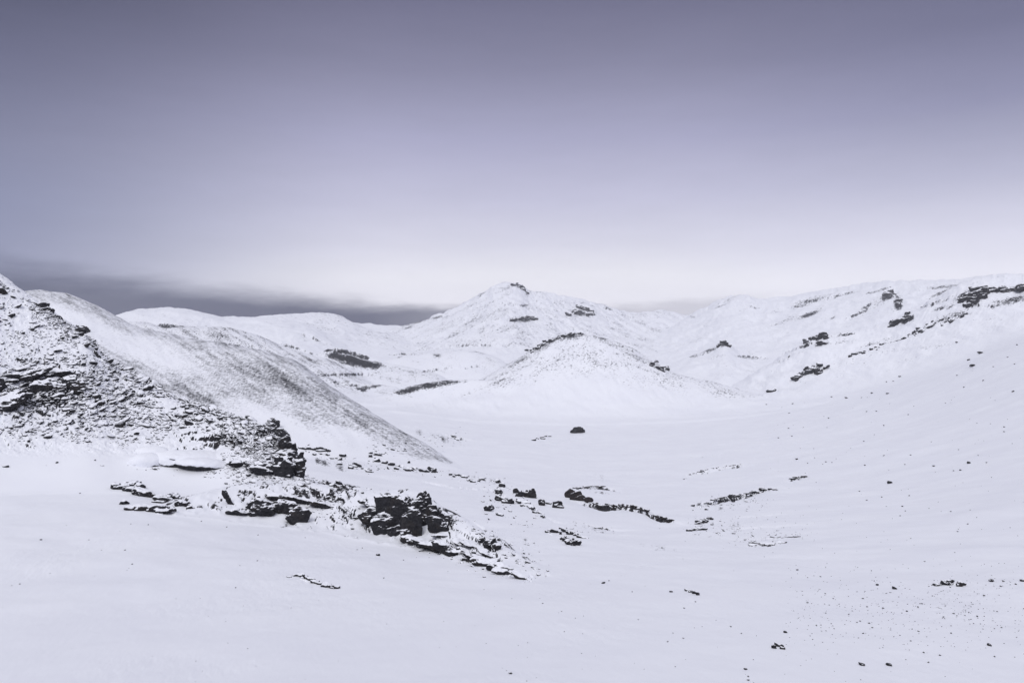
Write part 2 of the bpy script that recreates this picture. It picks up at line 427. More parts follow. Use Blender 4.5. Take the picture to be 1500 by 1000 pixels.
mN = blobs_mask([15], [(520, 571, 30, 7, -10, 1.0), (545, 566, 30, 3.5, -12, .85), (505, 563, 20, 3, 0, .8)])
mO = blobs_mask([16], [(585, 520, 9, 4, -20, .85), (640, 521, 11, 5, 0, .8), (700, 516, 28, 6, 5, .5), (620, 520, 60, 5, 0, .36)])
mGr = blobs_mask([0], [(470, 545, 50, 10, 20, .66), (430, 540, 35, 8, 25, .6), (500, 548, 40, 5, 0, .6), (560, 545, 30, 4, -8, .5), (600, 575, 80, 5, 0, .42), (640, 640, 60, 9, 15, .60), (600, 652, 40, 5, 8, .55), (545, 665, 12, 4, 0, .75), (700, 700, 60, 6, 10, .5),
                       (1090, 770, 75, 20, -4, .47), (1060, 740, 40, 8, -15, .5), (860, 770, 60, 8, 12, .50), (880, 700, 60, 14, 15, .38), (960, 800, 80, 12, 10, .42),
                       (1330, 495, 50, 4, -22, .66), (1400, 470, 50, 6, -20, .62), (1270, 517, 45, 3, -14, .66), (1180, 548, 40, 4, -20, .6), (900, 690, 120, 5, -6, .36), (1400, 880, 140, 45, 0, .36), (1420, 540, 60, 12, 0, .38),
                       (690, 820, 90, 14, 20, .55), (500, 720, 80, 16, 15, .45), (760, 790, 60, 16, 20, .5), (400, 720, 80, 12, 10, .42), (480, 680, 60, 8, 18, .6), (440, 850, 50, 8, 22, .40), (880, 720, 40, 3, 5, .5), (1150, 650, 200, 60, -15, .30)])
base = {2: .56, 3: .50, 4: .32, 5: .40, 7: .42, 8: .30, 9: .32, 10: .32, 11: .47, 12: .30, 13: .42, 14: .34, 15: .42, 16: .36}
for k_, v_ in base.items():
    mm = OWN == k_
    if not mm.any(): continue
    L = np.median(RR[mm]) / F
    ROCK[mm] = np.maximum(ROCK[mm], v_ + .16 * fbm2(X[mm] / (45 * L), (Y[mm] + 2 * Z[mm]) / (45 * L), 3, 900 + k_)) * (sstep(.30, .75, TT[mm]) if k_ == 11 else sstep(.0, .4, TT[mm]) if k_ != 12 else 1)
for (u_, v_, ru, rv, an) in [(215, 512, 85, 22, 20), (110, 470, 60, 16, 25), (420, 628, 95, 18, 26), (330, 610, 40, 12, 20), (520, 640, 60, 10, 20)]:
    ca, sa = math.cos(math.radians(an)), math.sin(math.radians(an)); du, dv = UG - u_, VV - v_
    g_ = np.exp(-((((du * ca + dv * sa) / ru) ** 2 + ((-du * sa + dv * ca) / rv) ** 2) ** 1.6))
    ROCK = np.where(OWN == 2, ROCK * (1 - .55 * g_), ROCK)
relief([2], 9, 1.6, 120, mB, 2.2)
relief([3, 5], 6, 1.6, 121, np.maximum(mC, mD), 2)
relief([7], 7, 3.0, 122, mE, 1.4)
relief([11], 7, 2.6, 123, mF, 1.6)
relief([8, 9, 10], 6, 3.4, 124, np.maximum(np.maximum(mG, mH), mK), 1.4)
relief([13, 14, 15, 16], 6, 2.6, 125, np.maximum(np.maximum(mJ, mM), np.maximum(mN, mO)), 1.2)
# ground: wind crust and half buried stones in the thin-snow patches
mm = (mGr > 0.05) & (OWN == 0)
x, y = X[mm], Y[mm]; L = PX[mm]
hb, _ = blocks(np.log(RR[mm]) * 190, TH[None].repeat(NI, 0)[mm] * 110, 61, 1.0)
Z[mm] += mGr[mm] * L * 3.0 * np.clip(hb + .05, 0, 1)

def scarp(pts, hpx, decay, dark, w=1.3, own=(0, 12)):
    """a little step in the ground: the side nearer the viewer lies lower, the broken edge is bare"""
    global ROCK
    p = np.array(sorted(pts), float)
    line = np.interp(UU, p[:, 0], p[:, 1]) + 1.3 * fbm2(UU / 9, UU * 0 + p[0, 1], 3, int(p[0, 0])) + .7 * fbm2(UU / 3, UU * 0 + p[0, 1], 2, int(p[0, 0]))
    fe = min(50, .35 * (p[-1, 0] - p[0, 0])); endw = sstep(p[0, 0] - 6, p[0, 0] + fe, UU) * sstep(p[-1, 0] + 6, p[-1, 0] - fe, UU)
    dv = VV - line[None]
    near = (np.abs(dv) < decay * 4) & (endw[None] > 0) & np.isin(OWN, own)
    g = sstep(-.8, .8, dv) * np.exp(-np.clip(dv, 0, None) / decay) * endw[None]
    Z[near] -= (g * hpx * PX)[near]
    br = .75 + .5 * fbm2(UU / 6, UU * 0 + 3.3, 2, 77)
    m_ = np.exp(-((dv - .5) / w) ** 2) * endw[None] * dark * br[None]
    ROCK[near] = np.maximum(ROCK, m_)[near]


scarp([(830, 731), (845, 734), (866, 736), (885, 740), (912, 738), (928, 741), (945, 745), (960, 754), (992, 763), (1010, 770)], 7, 22, 1.1, 1.9)
scarp([(834, 722), (845, 715), (860, 712), (885, 713), (905, 717), (935, 722)], 3, 14, .9, 1.1)
scarp([(1008, 742), (1040, 735), (1060, 728), (1085, 724), (1100, 721), (1115, 716), (1146, 716)], 6, 24, 1.1, 1.7)
scarp([(998, 706), (1004, 698), (1015, 692), (1035, 689), (1054, 684), (1085, 680), (1120, 679)], 4, 20, .72, 1.4)
scarp([(1150, 706), (1166, 699), (1184, 697)], 3, 10, .9, 1.2)
scarp([(1075, 790), (1110, 788), (1172, 785)], 2, 8, .72, .8)
scarp([(1080, 798), (1120, 796), (1160, 795)], 2.5, 8, .85, 1.2)
scarp([(1050, 778), (1090, 772), (1140, 770), (1190, 766)], 1.8, 8, .58, 1)
scarp([(1060, 757), (1100, 754), (1160, 752)], 1.8, 8, .58, 1)
scarp([(990, 668), (1040, 667), (1075, 661)], 1.8, 10, .56, 1)
scarp([(840, 762), (870, 768), (905, 774), (940, 775)], 2, 9, .7, 1)
scarp([(800, 756), (815, 764), (840, 768)], 2, 8, .58, 1)
scarp([(770, 655), (810, 650), (845, 640), (890, 638)], 2, 12, .5, 1)
scarp([(560, 660), (610, 668), (660, 660)], 3, 16, .62, 1.6)
scarp([(600, 700), (660, 712), (720, 716), (770, 735)], 3, 16, .5, 1.2)
scarp([(920, 830), (945, 826), (975, 830)], 1.5, 7, .62, .9)
scarp([(1050, 592), (1090, 588), (1140, 575), (1200, 560)], 2.5, 14, .5, 1.2)
scarp([(700, 602), (740, 600), (760, 590)], 2, 10, .45, 1.2)
scarp([(640, 632), (670, 640), (700, 646)], 3, 12, .75, 1.6)
scarp([(455, 700), (490, 708), (520, 716)], 4, 10, .85, 1.4)
scarp([(432, 712), (465, 720), (500, 728)], 4, 10, .8, 1.4)
scarp([(660, 772), (700, 790), (735, 806)], 4, 10, .8, 1.4)
scarp([(640, 790), (690, 806), (740, 830)], 4, 10, .8, 1.4)
scarp([(690, 762), (720, 780), (755, 806)], 4, 10, .65, 1.4)
ALL = tuple(range(17))
for pts_, h_, d_, k_ in [([(600, 546), (640, 540), (690, 533)], 2.5, 9, .66), ([(455, 549), (500, 547), (560, 545)], 3, 8, .8), ([(640, 508), (690, 504), (745, 506)], 2.5, 9, .6), ([(395, 497), (430, 507), (475, 522)], 3, 8, .75),
                         ([(222, 474), (245, 475), (268, 476)], 2.5, 6, .95), ([(430, 484), (455, 492), (480, 502)], 3, 9, .7), ([(560, 520), (590, 517), (620, 518)], 2, 7, .75), ([(672, 540), (695, 535), (722, 537)], 2, 6, .8),
                         ([(585, 470), (612, 467), (645, 462)], 2.5, 6, .8), ([(470, 556), (505, 560), (540, 566)], 3, 8, .85), ([(300, 503), (340, 504), (400, 511)], 2, 8, .5), ([(480, 508), (515, 514), (556, 528)], 6, 12, 1.0),
                         ([(1140, 520), (1170, 508), (1215, 492)], 3, 9, .7), ([(1230, 470), (1262, 455), (1290, 446)], 3, 9, .75), ([(1340, 452), (1380, 438), (1410, 428)], 3, 9, .8), ([(1160, 447), (1200, 438), (1240, 430)], 2.5, 7, .7),
                         ([(1000, 525), (1040, 514), (1058, 506)], 2, 7, .7), ([(1068, 520), (1100, 521), (1135, 526)], 2, 6, .7), ([(868, 492), (905, 503), (950, 524)], 2, 7, .7), ([(1020, 458), (1050, 444), (1075, 437)], 2, 6, .6)]:
    scarp(pts_, h_, d_, k_, 1.5, ALL)

mm = OWN == 12
if mm.any():
    L = np.median(PX[mm]); c_ = Z[mm] + .36 * X[mm] + .9 * L * 8 * fbm2(X[mm] / (30 * L), Y[mm] / (30 * L), 3, 640); P_ = 9 * L
    bedm = np.clip(.35 + 1.3 * fbm2((X[mm] - .4 * Y[mm]) / (60 * L), c_ / (14 * L), 3, 650), 0, 1)
    tq = c_ / P_ - np.floor(c_ / P_)
    front_ = np.exp(-(((UG[mm] - 470) / 170) ** 2)) * .5 + .5
    Z[mm] += bedm * (P_ * sstep(.5, .9, tq) - P_ * tq) * .9
    nn_ = fbm2((X[mm] - .4 * Z[mm]) / (34 * L), c_ / (3.2 * L), 4, 660, .6)
    ROCK[mm] = np.maximum(ROCK[mm], (.40 + .55 * nn_ + .30 * bedm * sstep(.45, .75, tq)) * sstep(-.05, .3, bedm) * sstep(.12, .4, TT[mm]))
N1 = normals()
steep = 1 - (N0 * N1).sum(-1)
nz = N1[..., 2]
# value stored on the vertices: above one half the rock shows
VAL = ROCK * 0.76
strk = np.zeros_like(Z)
mm = ROCK > 0.03
SH = np.full_like(Z, .15)
SH[OWN == 2] = .55; SH[OWN == 12] = .36; SH[(OWN == 3) | (OWN == 5)] = .35
SH[OWN == 7] = np.where(UG[OWN == 7] < 752, -.55, .45)
SH[OWN == 11] = np.where(UG[OWN == 11] < 852, -.55, .5)
SH[(OWN == 8) | (OWN == 9)] = -.35
LL = np.ones_like(Z)
for k_ in range(len(HILLS) + 1):
    q_ = OWN == k_
    if q_.any(): LL[q_] = np.median(RR[q_]) / F if k_ else 1
LL[OWN == 0] = PX[OWN == 0].clip(.04)
L_ = LL[mm]; c_ = Z[mm] + SH[mm] * X[mm]; a_ = X[mm] - SH[mm] * Z[mm] + .4 * Y[mm]
st = .55 * fbm2(a_ / (30 * L_), c_ / (4.5 * L_), 4, 201, .6) + .5 * fbm2(a_ / (9 * L_), c_ / (2.6 * L_), 3, 211, .6)
su = np.where(np.isin(OWN[mm], (7, 11)), np.where(OWN[mm] == 7, np.where(UG[mm] < 752, -.5, .4), np.where(UG[mm] < 852, -.5, .5)), .6)
sw = np.isin(OWN[mm], (2, 3, 5, 7, 11))
qa, qb = UG[mm] * .86 + VV[mm] * .5 * np.sign(su), VV[mm] - su * UG[mm]
st = np.where(sw, .7 * fbm2(qa / 42, qb / 5, 4, 231, .62) + .35 * fbm2(qa / 8, qb / 2.6, 3, 241, .6), st)
st0 = fbm2(X[mm] / (12 * L_), Y[mm] / (12 * L_) , 3, 221)
strk[mm] = np.where(OWN[mm] == 0, st0, st)
VAL += np.where(mm, 0.42 * strk * np.clip(ROCK * 1.8, 0, 1), 0)
VAL += np.where(mm & (OWN > 1), 0.9 * np.clip(steep * 3, 0, .3), 0)
# hillside: bare where the relief is steep, snow on the treads
facing = -(N1[..., 0] * np.sin(TH) + N1[..., 1] * np.cos(TH))
slope_down = np.zeros_like(Z)
slope_down[1:] = np.diff(Z, axis=0) / np.diff(R)[:, None]
valA = 0.24 + 0.45 * sstep(0.75, 1.7, slope_down) + 0.3 * sstep(0.16, 0.5, 1 - nz) + 0.16 * fbm2(X / 5, Y / 3, 3, 300)
valA = np.where(AMP > 0.02, valA * sstep(0.02, 0.25, AMP), 0)
VAL = np.where(OWN == 1, np.maximum(valA, 0), VAL)


# ------------------------------------------------------------------ materials
class NT:
    def __init__(s, tree):
        s.t = tree; tree.nodes.clear()

    def n(s, typ, **kw):
        nd = s.t.nodes.new(typ)
        for k, v in kw.items():
            if k.startswith("i_"):
                nd.inputs[k[2:].replace("_", " ")].default_value = v
            else:
                setattr(nd, k, v)
        return nd

    def link(s, a, b):
        s.t.links.new(a, b)

    def math(s, op, a, b=None, c=None, clamp=False):
        nd = s.t.nodes.new("ShaderNodeMath"); nd.operation = op; nd.use_clamp = clamp
        for i, q in enumerate((a, b, c)):
            if q is None: continue
            if isinstance(q, (int, float)): nd.inputs[i].default_value = q
            else: s.link(q, nd.inputs[i])
        return nd.outputs[0]

    def mix(s, fac, a, b):
        nd = s.t.nodes.new("ShaderNodeMix"); nd.data_type = "RGBA"
        for sock, q in ((nd.inputs[0], fac), (nd.inputs[6], a), (nd.inputs[7], b)):
            if isinstance(q, (int, float)): sock.default_value = q
            elif isinstance(q, tuple): sock.default_value = (*q[:3], 1)
            else: s.link(q, sock)
        return nd.outputs[2]

    def ramp(s, fac, stops):
        nd = s.t.nodes.new("ShaderNodeValToRGB")
        el = nd.color_ramp.elements
        while len(el) < len(stops): el.new(0.5)
        for e, (p, c) in zip(el, stops):
            e.position = p; e.color = (*c[:3], 1)
        s.link(fac, nd.inputs[0])
        return nd.outputs[0]

    def smooth(s, x, a, b):
        nd = s.t.nodes.new("ShaderNodeMapRange"); nd.interpolation_type = "SMOOTHSTEP"
        s.link(x, nd.inputs[0]); nd.inputs[1].default_value = a; nd.inputs[2].default_value = b
        return nd.outputs[0]


SNOW = (0.825, 0.845, 0.895)
ROCK_A, ROCK_B, ROCK_C = (0.008, 0.008, 0.011), (0.026, 0.026, 0.031), (0.031, 0.025, 0.022)


def snow_rock(name, feat, by_normal=False, spread=0.42, soft=0.05, thr=(0.30, 0.62), bump=0.25, tint=None, snow_bump=0.12):
    """snow over dark basalt; feat = size in metres of the smallest stones"""
    mat = bpy.data.materials.new(name); mat.use_nodes = True
    t = NT(mat.node_tree)
    out = t.n("ShaderNodeOutputMaterial"); bs = t.n("ShaderNodeBsdfPrincipled")
    t.link(bs.outputs[0], out.inputs[0])
    tc = t.n("ShaderNodeTexCoord")
    pos = tc.outputs["Object"]
    geo = t.n("ShaderNodeNewGeometry")
    def noise(sc, det=4, rough=.6, dist=0, vec=pos):
        nd = t.n("ShaderNodeTexNoise"); nd.inputs["Scale"].default_value = sc; nd.inputs["Detail"].default_value = det
        nd.inputs["Roughness"].default_value = rough; nd.inputs["Distortion"].default_value = dist
        t.link(vec, nd.inputs["Vector"]); return nd.outputs[0]
    fine = noise(0.5 / feat, 4, .65, .4)
    big = noise(0.09 / feat, 3, .6)
    if by_normal:
        sx = t.n("ShaderNodeSeparateXYZ"); t.link(geo.outputs["Normal"], sx.inputs[0])
        v = t.math("MULTIPLY_ADD", t.math("SUBTRACT", fine, .5), spread, sx.outputs[2])
        v = t.math("MULTIPLY_ADD", t.math("SUBTRACT", big, .5), spread * .8, v)
        fac = t.math("SUBTRACT", 1.0, t.smooth(v, *thr))
    else:
        at = t.n("ShaderNodeAttribute", attribute_name="bare")
        v = t.math("MULTIPLY_ADD", t.math("SUBTRACT", fine, .5), spread, at.outputs["Fac"])
        fac = t.smooth(v, .5 - soft, .5 + soft)
    rc = t.mix(t.smooth(noise(0.6 / feat, 5), .35, .7), ROCK_A, tint or ROCK_B)
    rc = t.mix(t.math("MULTIPLY", t.smooth(big, .5, .7), .5), rc, tint or ROCK_C)
    sn = t.mix(t.smooth(noise(0.03 / feat, 3), .3, .7), SNOW, (SNOW[0] * .965, SNOW[1] * .965, SNOW[2] * .975))
    t.link(t.mix(fac, sn, rc), bs.inputs["Base Color"])
    t.link(t.math("MULTIPLY_ADD", fac, .25, .6), bs.inputs["Roughness"])
    bs.inputs["Specular IOR Level"].default_value = 0.25
    bp = t.n("ShaderNodeBump"); bp.inputs["Distance"].default_value = feat * .5
    hgt = noise(0.45 / feat, 5, .6)
    t.link(t.math("MULTIPLY_ADD", fac, bump, snow_bump), bp.inputs["Strength"])
    t.link(hgt, bp.inputs["Height"]); t.link(bp.outputs[0], bs.inputs["Normal"])
    return mat


M_ground = snow_rock("snow_field_mat", 0.25, spread=1.0, soft=.06)
M_A = snow_rock("rocky_hillside_mat", 0.18, spread=.5, soft=.07)
M_B = snow_rock("spur_mat", 0.5, spread=.9, soft=.3, tint=(.02, .021, .028))
M_far = snow_rock("far_hill_mat", 1.4, tint=(.02, .021, .028), spread=1.15, soft=.14)
M_mid = snow_rock("mid_hill_mat", .65, tint=(.02, .021, .028), spread=1.15, soft=.14)
mats = [M_ground, M_A, M_B, M_mid, M_far, M_far, M_far, M_far, M_far, M_mid, M_mid, M_mid, M_A, M_mid, M_mid, M_mid, M_mid]


# ------------------------------------------------------------------ split the terrain into its hills
def mesh_from(name, verts, quads, mat, nrm=None, val=None):
    me = bpy.data.meshes.new(name)
    nv, nf = len(verts), len(quads); k = quads.shape[1]
    me.vertices.add(nv); me.vertices.foreach_set("co", verts.astype(np.float32).ravel())
    me.loops.add(nf * k); me.loops.foreach_set("vertex_index", quads.astype(np.int32).ravel())
    me.polygons.add(nf)
    me.polygons.foreach_set("loop_start", np.arange(0, nf * k, k, dtype=np.int32))
    me.update(calc_edges=True)
    me.polygons.foreach_set("use_smooth", np.ones(nf, bool))
    if val is not None:
        a = me.attributes.new("bare", "FLOAT", "POINT"); a.data.foreach_set("value", val.astype(np.float32))
    if nrm is not None:
        me.normals_split_custom_set_from_vertices(nrm.astype(np.float32))
    me.materials.append(mat)
    o = bpy.data.objects.new(name, me); C.objects.link(o)
    return o


def tag(o, label, cat=None, group=None, kind=None):
    o["label"] = label
    if cat: o["category"] = cat
    if group: o["group"] = group
    if kind: o["kind"] = kind
    return o


P = np.stack([X, Y, Z], -1).reshape(-1, 3); NN = N1.reshape(-1, 3); VL = VAL.ravel()
i0, j0 = np.meshgrid(np.arange(NI - 1), np.arange(NJ - 1), indexing="ij")
quad = np.stack([i0 * NJ + j0, i0 * NJ + j0 + 1, (i0 + 1) * NJ + j0 + 1, (i0 + 1) * NJ + j0], -1).reshape(-1, 4)
# orientation upward
fo = OWN[:-1, :-1].ravel()
for k in range(len(HILLS) + 1):
    q4 = quad[fo == k]
    if not len(q4): continue
    ids, inv = np.unique(q4.ravel(), return_inverse=True)
    q4 = inv.reshape(-1, 4)
    vs = P[ids]; nr = NN[ids]; vl = VL[ids]
    if k == 0:
        o = mesh_from("snow_field", vs, q4, mats[0], nr, vl)
        tag(o, "wide smooth snow field filling the foreground, valley and right slope", "snow field", kind="structure")
    else:
        nm, lb, _ = HILLS[k - 1]
        o = mesh_from(nm, vs, q4, mats[k], nr, vl)
        tag(o, lb, nm.replace("_", " "), kind="structure")

TEg = Z / RR
n_in0 = len(th_l)


def hit(u, v):
    """where the sight line through a photo point meets the terrain"""
    th, te = ray(u, v)
    jf = np.interp(th, TH, np.arange(NJ)); j = int(round(jf))
    col = TEg[:, j]
    ok = np.where((col >= te) & (R > 15))[0]
    if len(ok):
        i = ok[0]; a, b = col[i - 1], col[i]
        tt = (te - a) / (b - a) if b > a else 0
        r = math.exp(LR[i - 1] + (LR[i] - LR[i - 1]) * tt)
        z = Z[i - 1, j] + (Z[i, j] - Z[i - 1, j]) * tt
    else:
        i = np.where(R > 15, col, -9).argmax(); r, z = R[i], Z[i, j]
    return np.array([r * math.sin(th), r * math.cos(th), z]), r


def ground(x, y):
    r = math.hypot(x, y); th = math.atan2(x, y)
    i = np.interp(math.log(r), LR, np.arange(NI)); j = np.interp(th, TH, np.arange(NJ))
    i0_, j0_ = min(int(i), NI - 2), min(int(j), NJ - 2); fi, fj = i - i0_, j - j0_
    return (Z[i0_, j0_] * (1 - fi) + Z[i0_ + 1, j0_] * fi) * (1 - fj) + (Z[i0_, j0_ + 1] * (1 - fi) + Z[i0_ + 1, j0_ + 1] * fi) * fj


# ------------------------------------------------------------------ rocks
def ico(sub):
    bm = bpy.data.meshes.new("t")
    import bmesh
    b = bmesh.new(); bmesh.ops.create_icosphere(b, subdivisions=sub, radius=1)
    v = np.array([q.co[:] for q in b.verts]); f = np.array([[q.index for q in p.verts] for p in b.faces])
    b.free(); bpy.data.meshes.remove(bm)
    return v, f


ICO = {s: ico(s) for s in (2, 3, 4, 5)}


def chunk(sub, seed, ncut=14, rough=0.06, flat=1.0):
    """angular stone: a ball cut by random planes, then roughened"""
    g = np.random.default_rng(seed)
    v, f = ICO[sub]; v = v.copy()
    for _ in range(ncut):
        n = g.normal(size=3); n /= np.linalg.norm(n)
        d = g.uniform(.55, .85)
        s = v @ n - d
        v = v - np.clip(s, 0, None)[:, None] * n
    L = np.linalg.norm(v, axis=1, keepdims=True)
    nn = perlin3(v[:, 0] * 2.3 + seed, v[:, 1] * 2.3, v[:, 2] * 2.3, seed) + .5 * perlin3(v[:, 0] * 5 + seed, v[:, 1] * 5, v[:, 2] * 5, seed + 1)
    v = v * (1 + rough * nn[:, None])
    return v, f


def rotm(ax, a):
    c, s = math.cos(a), math.sin(a)
    if ax == 0: return np.array([[1, 0, 0], [0, c, -s], [0, s, c]])
    if ax == 1: return np.array([[c, 0, s], [0, 1, 0], [-s, 0, c]])
    return np.array([[c, -s, 0], [s, c, 0], [0, 0, 1]])


ROCKMATS = {}


def rockmat(feat, thr=(0.42, 0.66), tint=None):
    key = (round(math.log(feat) / 0.35), thr, tint)
    if key not in ROCKMATS:
        ROCKMATS[key] = snow_rock("snow_capped_rock", math.exp(key[0] * .35), True, .26, thr=thr, bump=.5, tint=tint)
    return ROCKMATS[key]


def outcrop(name, label, cat, pieces, group=None, seed=0, smooth=False, vox=0.9, thr=(0.5, 0.72), tint=None, spine=True, rough=1.0):
    """pieces: (u, v, w, h, tilt) in photo pixels at the terrain there, v = where its foot meets the snow; joined into one rock mass"""
    g = np.random.default_rng(1000 + seed)
    V, Fc, n = [], [], 0
    pts, rs = [], []
    for (u, v, wpx, hpx, tilt) in pieces:
        p, r = hit(u, v); s = r / F
        pts.append(p); rs.append(r)
        vv, ff = chunk(3 if len(pieces) > 12 else 4, int(g.integers(1e6)), 12, .07)
        d = wpx * g.uniform(.45, .8)
        if smooth: vv, ff = ICO[4]
        vv = vv * np.array([wpx * .62, d * .62, hpx * .72]) * s
        vv = vv @ rotm(0, g.uniform(-.25, .15)).T @ rotm(1, math.radians(tilt)).T @ rotm(2, g.uniform(-.3, .3) - math.atan2(p[0], p[1])).T
        vv = vv + p + np.array([0, 0, hpx * (-0.12 if smooth else .28) * s])
        V.append(vv); Fc.append(ff + n); n += len(vv)
    # the bedrock that joins them under the snow
    o_pts = pts
    if spine:
        for a, b, pa, pb in zip(pts[:-1], pts[1:], pieces[:-1], pieces[1:]):
            dist = np.linalg.norm(b - a); s = rs[0] / F
            rad = max(min(pa[3], pb[3]) * .5, 2.4) * s
            k = max(1, int(dist / (rad * .8)))
            for q in range(k + 1):
                c = a + (b - a) * q / k
                c[2] = min(ground(c[0], c[1]), c[2] + rad) if k > 1 else c[2]
                vv, ff = ICO[2]
                vv = vv * np.array([rad * 1.0, rad, rad * .8]) + c - np.array([0, 0, rad * .85])
                V.append(vv); Fc.append(ff + n); n += len(vv)
    V = np.vstack(V); Fc = np.vstack(Fc)
    base = np.mean(pts, 0); base[2] = min(p[2] for p in pts)
    r = float(np.mean(rs)); s = r / F
    me = bpy.data.meshes.new("raw")
    me.from_pydata((V - base).tolist(), [], Fc.tolist())
    tmpo = bpy.data.objects.new("raw", me); C.objects.link(tmpo)
    md = tmpo.modifiers.new("fuse", "REMESH"); md.mode = "VOXEL"; md.voxel_size = max(vox * s, 0.012)
    dg = bpy.context.evaluated_depsgraph_get(); dg.update()
    new = bpy.data.meshes.new_from_object(tmpo.evaluated_get(dg))
    bpy.data.objects.remove(tmpo); bpy.data.meshes.remove(me)
    nv = len(new.vertices)
    co = np.zeros(nv * 3, np.float32); new.vertices.foreach_get("co", co); co = co.reshape(-1, 3).astype(float)
    no = np.zeros(nv * 3, np.float32); new.vertex_normals.foreach_get("vector", no) if hasattr(new, "vertex_normals") else None
    no = no.reshape(-1, 3)
    L = 12 * s
    q = co / L
    d = perlin3(q[:, 0], q[:, 1], q[:, 2] * 1.8, seed) + .5 * perlin3(q[:, 0] * 2.2, q[:, 1] * 2.2, q[:, 2] * 4, seed + 5) + .2 * perlin3(q[:, 0] * 5, q[:, 1] * 5, q[:, 2] * 8, seed + 6)
    # bedding: thin ledges
    bed = np.abs(((q[:, 2] + .25 * q[:, 0] + .5 * perlin3(q[:, 0] * .7, q[:, 1] * .7, q[:, 2] * .7, seed + 8)) * (1.0 + .0)) % 1 - .5)
    co += no * ((d * 2.2 + (bed - .25) * 1.3 * np.clip(.3 + 1.4 * perlin3(q[:, 0] * .5 + 7, q[:, 1] * .5, q[:, 2] * .5, seed + 9), 0, 1)) * s * rough)[:, None]
    new.vertices.foreach_set("co", co.astype(np.float32).ravel()); new.update()
    new.polygons.foreach_set("use_smooth", np.ones(len(new.polygons), bool))
    new.materials.clear(); new.materials.append(rockmat(2.2 * s, thr, tint))
    new.name = name
    o = bpy.data.objects.new(name, new); C.objects.link(o); o.location = base
    return tag(o, label, cat, group)


def scatter_line(poly, n, w, h, tilt, jit, seed, edge=0.0):
    g = np.random.default_rng(seed)
    p = np.array(poly, float); d = np.r_[0, np.cumsum(np.hypot(*np.diff(p, axis=0).T))]
    out = []
    for k in range(n):
        t = (k + g.uniform(.1, .9)) / n * d[-1]
        u = np.interp(t, d, p[:, 0]) + g.normal() * jit * .6; v = np.interp(t, d, p[:, 1]) + g.normal() * jit
        ww = g.uniform(*w) * (1 if g.random() < .75 else .55)
        out.append((u, v, ww, g.uniform(*h) * (.6 + .4 * ww / w[1]), tilt + g.normal() * 8))
    return out


RO = "rock_outcrop"
# -- foreground outcrop chain
outcrop(RO, "largest black outcrop, a blunt overhanging block with snowy top in the foreground rock chain", "rock outcrop",
        [(545, 768, 44, 26, 14), (567, 776, 46, 30, 8), (585, 765, 80, 44, 12), (575, 742, 84, 18, 8), (560, 738, 70, 12, 5), (592, 742, 74, 22, 4), (612, 760, 34, 44, 20), (604, 784, 34, 40, 0), (618, 752, 22, 34, 10), (640, 776, 42, 20, 34), (628, 765, 26, 28, 25), (596, 788, 24, 14, 15), (580, 781, 24, 12, 0)],
        seed=1, vox=.7, thr=(.62, .84), rough=.8)
outcrop(RO, "long low outcrop of thin black ledges running downhill right from the overhanging block", "rock outcrop",
        scatter_line([(600, 795), (650, 803), (700, 826), (735, 838), (768, 848)], 16, (26, 56), (8, 14), 15, 4, 2) + scatter_line([(650, 783), (700, 805), (740, 822)], 9, (18, 34), (4, 7), 20, 4, 3),
        seed=2, vox=.7, thr=(.56, .78), rough=.8)
outcrop(RO, "blocky black outcrop with bushy looking ragged faces at the left end of the foreground chain", "rock outcrop",
        scatter_line([(372, 746), (400, 752), (440, 755)], 9, (22, 40), (18, 30), 8, 3, 5) + [(334, 738, 8, 26, -20), (350, 752, 30, 10, 5), (410, 730, 40, 10, 14), (440, 735, 40, 8, 16), (470, 742, 34, 8, 16)],
        seed=3, vox=.7, thr=(.58, .8), rough=.8)
outcrop(RO, "low shattered outcrop alone on the snow shelf below the rocky hillside", "rock outcrop",
        scatter_line([(165, 716), (195, 718), (225, 728), (255, 740), (280, 746)], 14, (14, 30), (7, 12), 12, 4, 7) + scatter_line([(180, 740), (215, 748), (245, 750)], 7, (18, 30), (6, 10), 6, 2, 8),
        seed=4, vox=.7, thr=(.46, .7))
outcrop("boulder", "smaller round snow covered boulder at the foot of the rocky hillside", "boulder",
        [(217, 676, 40, 20, 6), (222, 660, 36, 10, 4)], seed=5, vox=.8, thr=(-.35, -.05), rough=.3, smooth=True)
outcrop("boulder", "big smooth snow plastered boulder with a thin crack, foot of the rocky hillside", "boulder",
        [(258, 674, 62, 22, 4), (300, 679, 64, 14, 8), (285, 668, 84, 14, 6)], seed=6, vox=.8, thr=(-.4, -.1), rough=.3, smooth=True)
outcrop(RO, "thin broken black rib of rock lying in the open foreground snow, lower left", "rock outcrop",
        scatter_line([(440, 845), (462, 852), (494, 864)], 11, (8, 16), (3.5, 6), 22, 1, 9) + scatter_line([(418, 848), (440, 842)], 3, (6, 9), (2, 4), 0, 2, 10), seed=7, vox=.6)
outcrop(RO, "dark craggy buttress ending the rocky hillside on its valley side", "rock outcrop",
        scatter_line([(392, 628), (414, 642), (424, 660)], 6, (14, 24), (14, 24), 30, 3, 11) + scatter_line([(405, 690), (420, 695), (440, 696)], 7, (16, 26), (26, 44), 15, 3, 12) + scatter_line([(345, 678), (375, 688), (400, 692)], 7, (20, 34), (8, 14), 8, 3, 13),
        seed=8, vox=.7, thr=(.52, .76))
outcrop(RO, "dark crag of stacked lava slabs low on the rocky hillside by the picture edge", "rock outcrop",
        scatter_line([(45, 572), (75, 570), (112, 570)], 8, (18, 34), (10, 18), -8, 3, 15) + scatter_line([(2, 560), (50, 548), (98, 549)], 7, (20, 40), (5, 8), -10, 2, 16), seed=9, vox=.7, thr=(.55, .78))
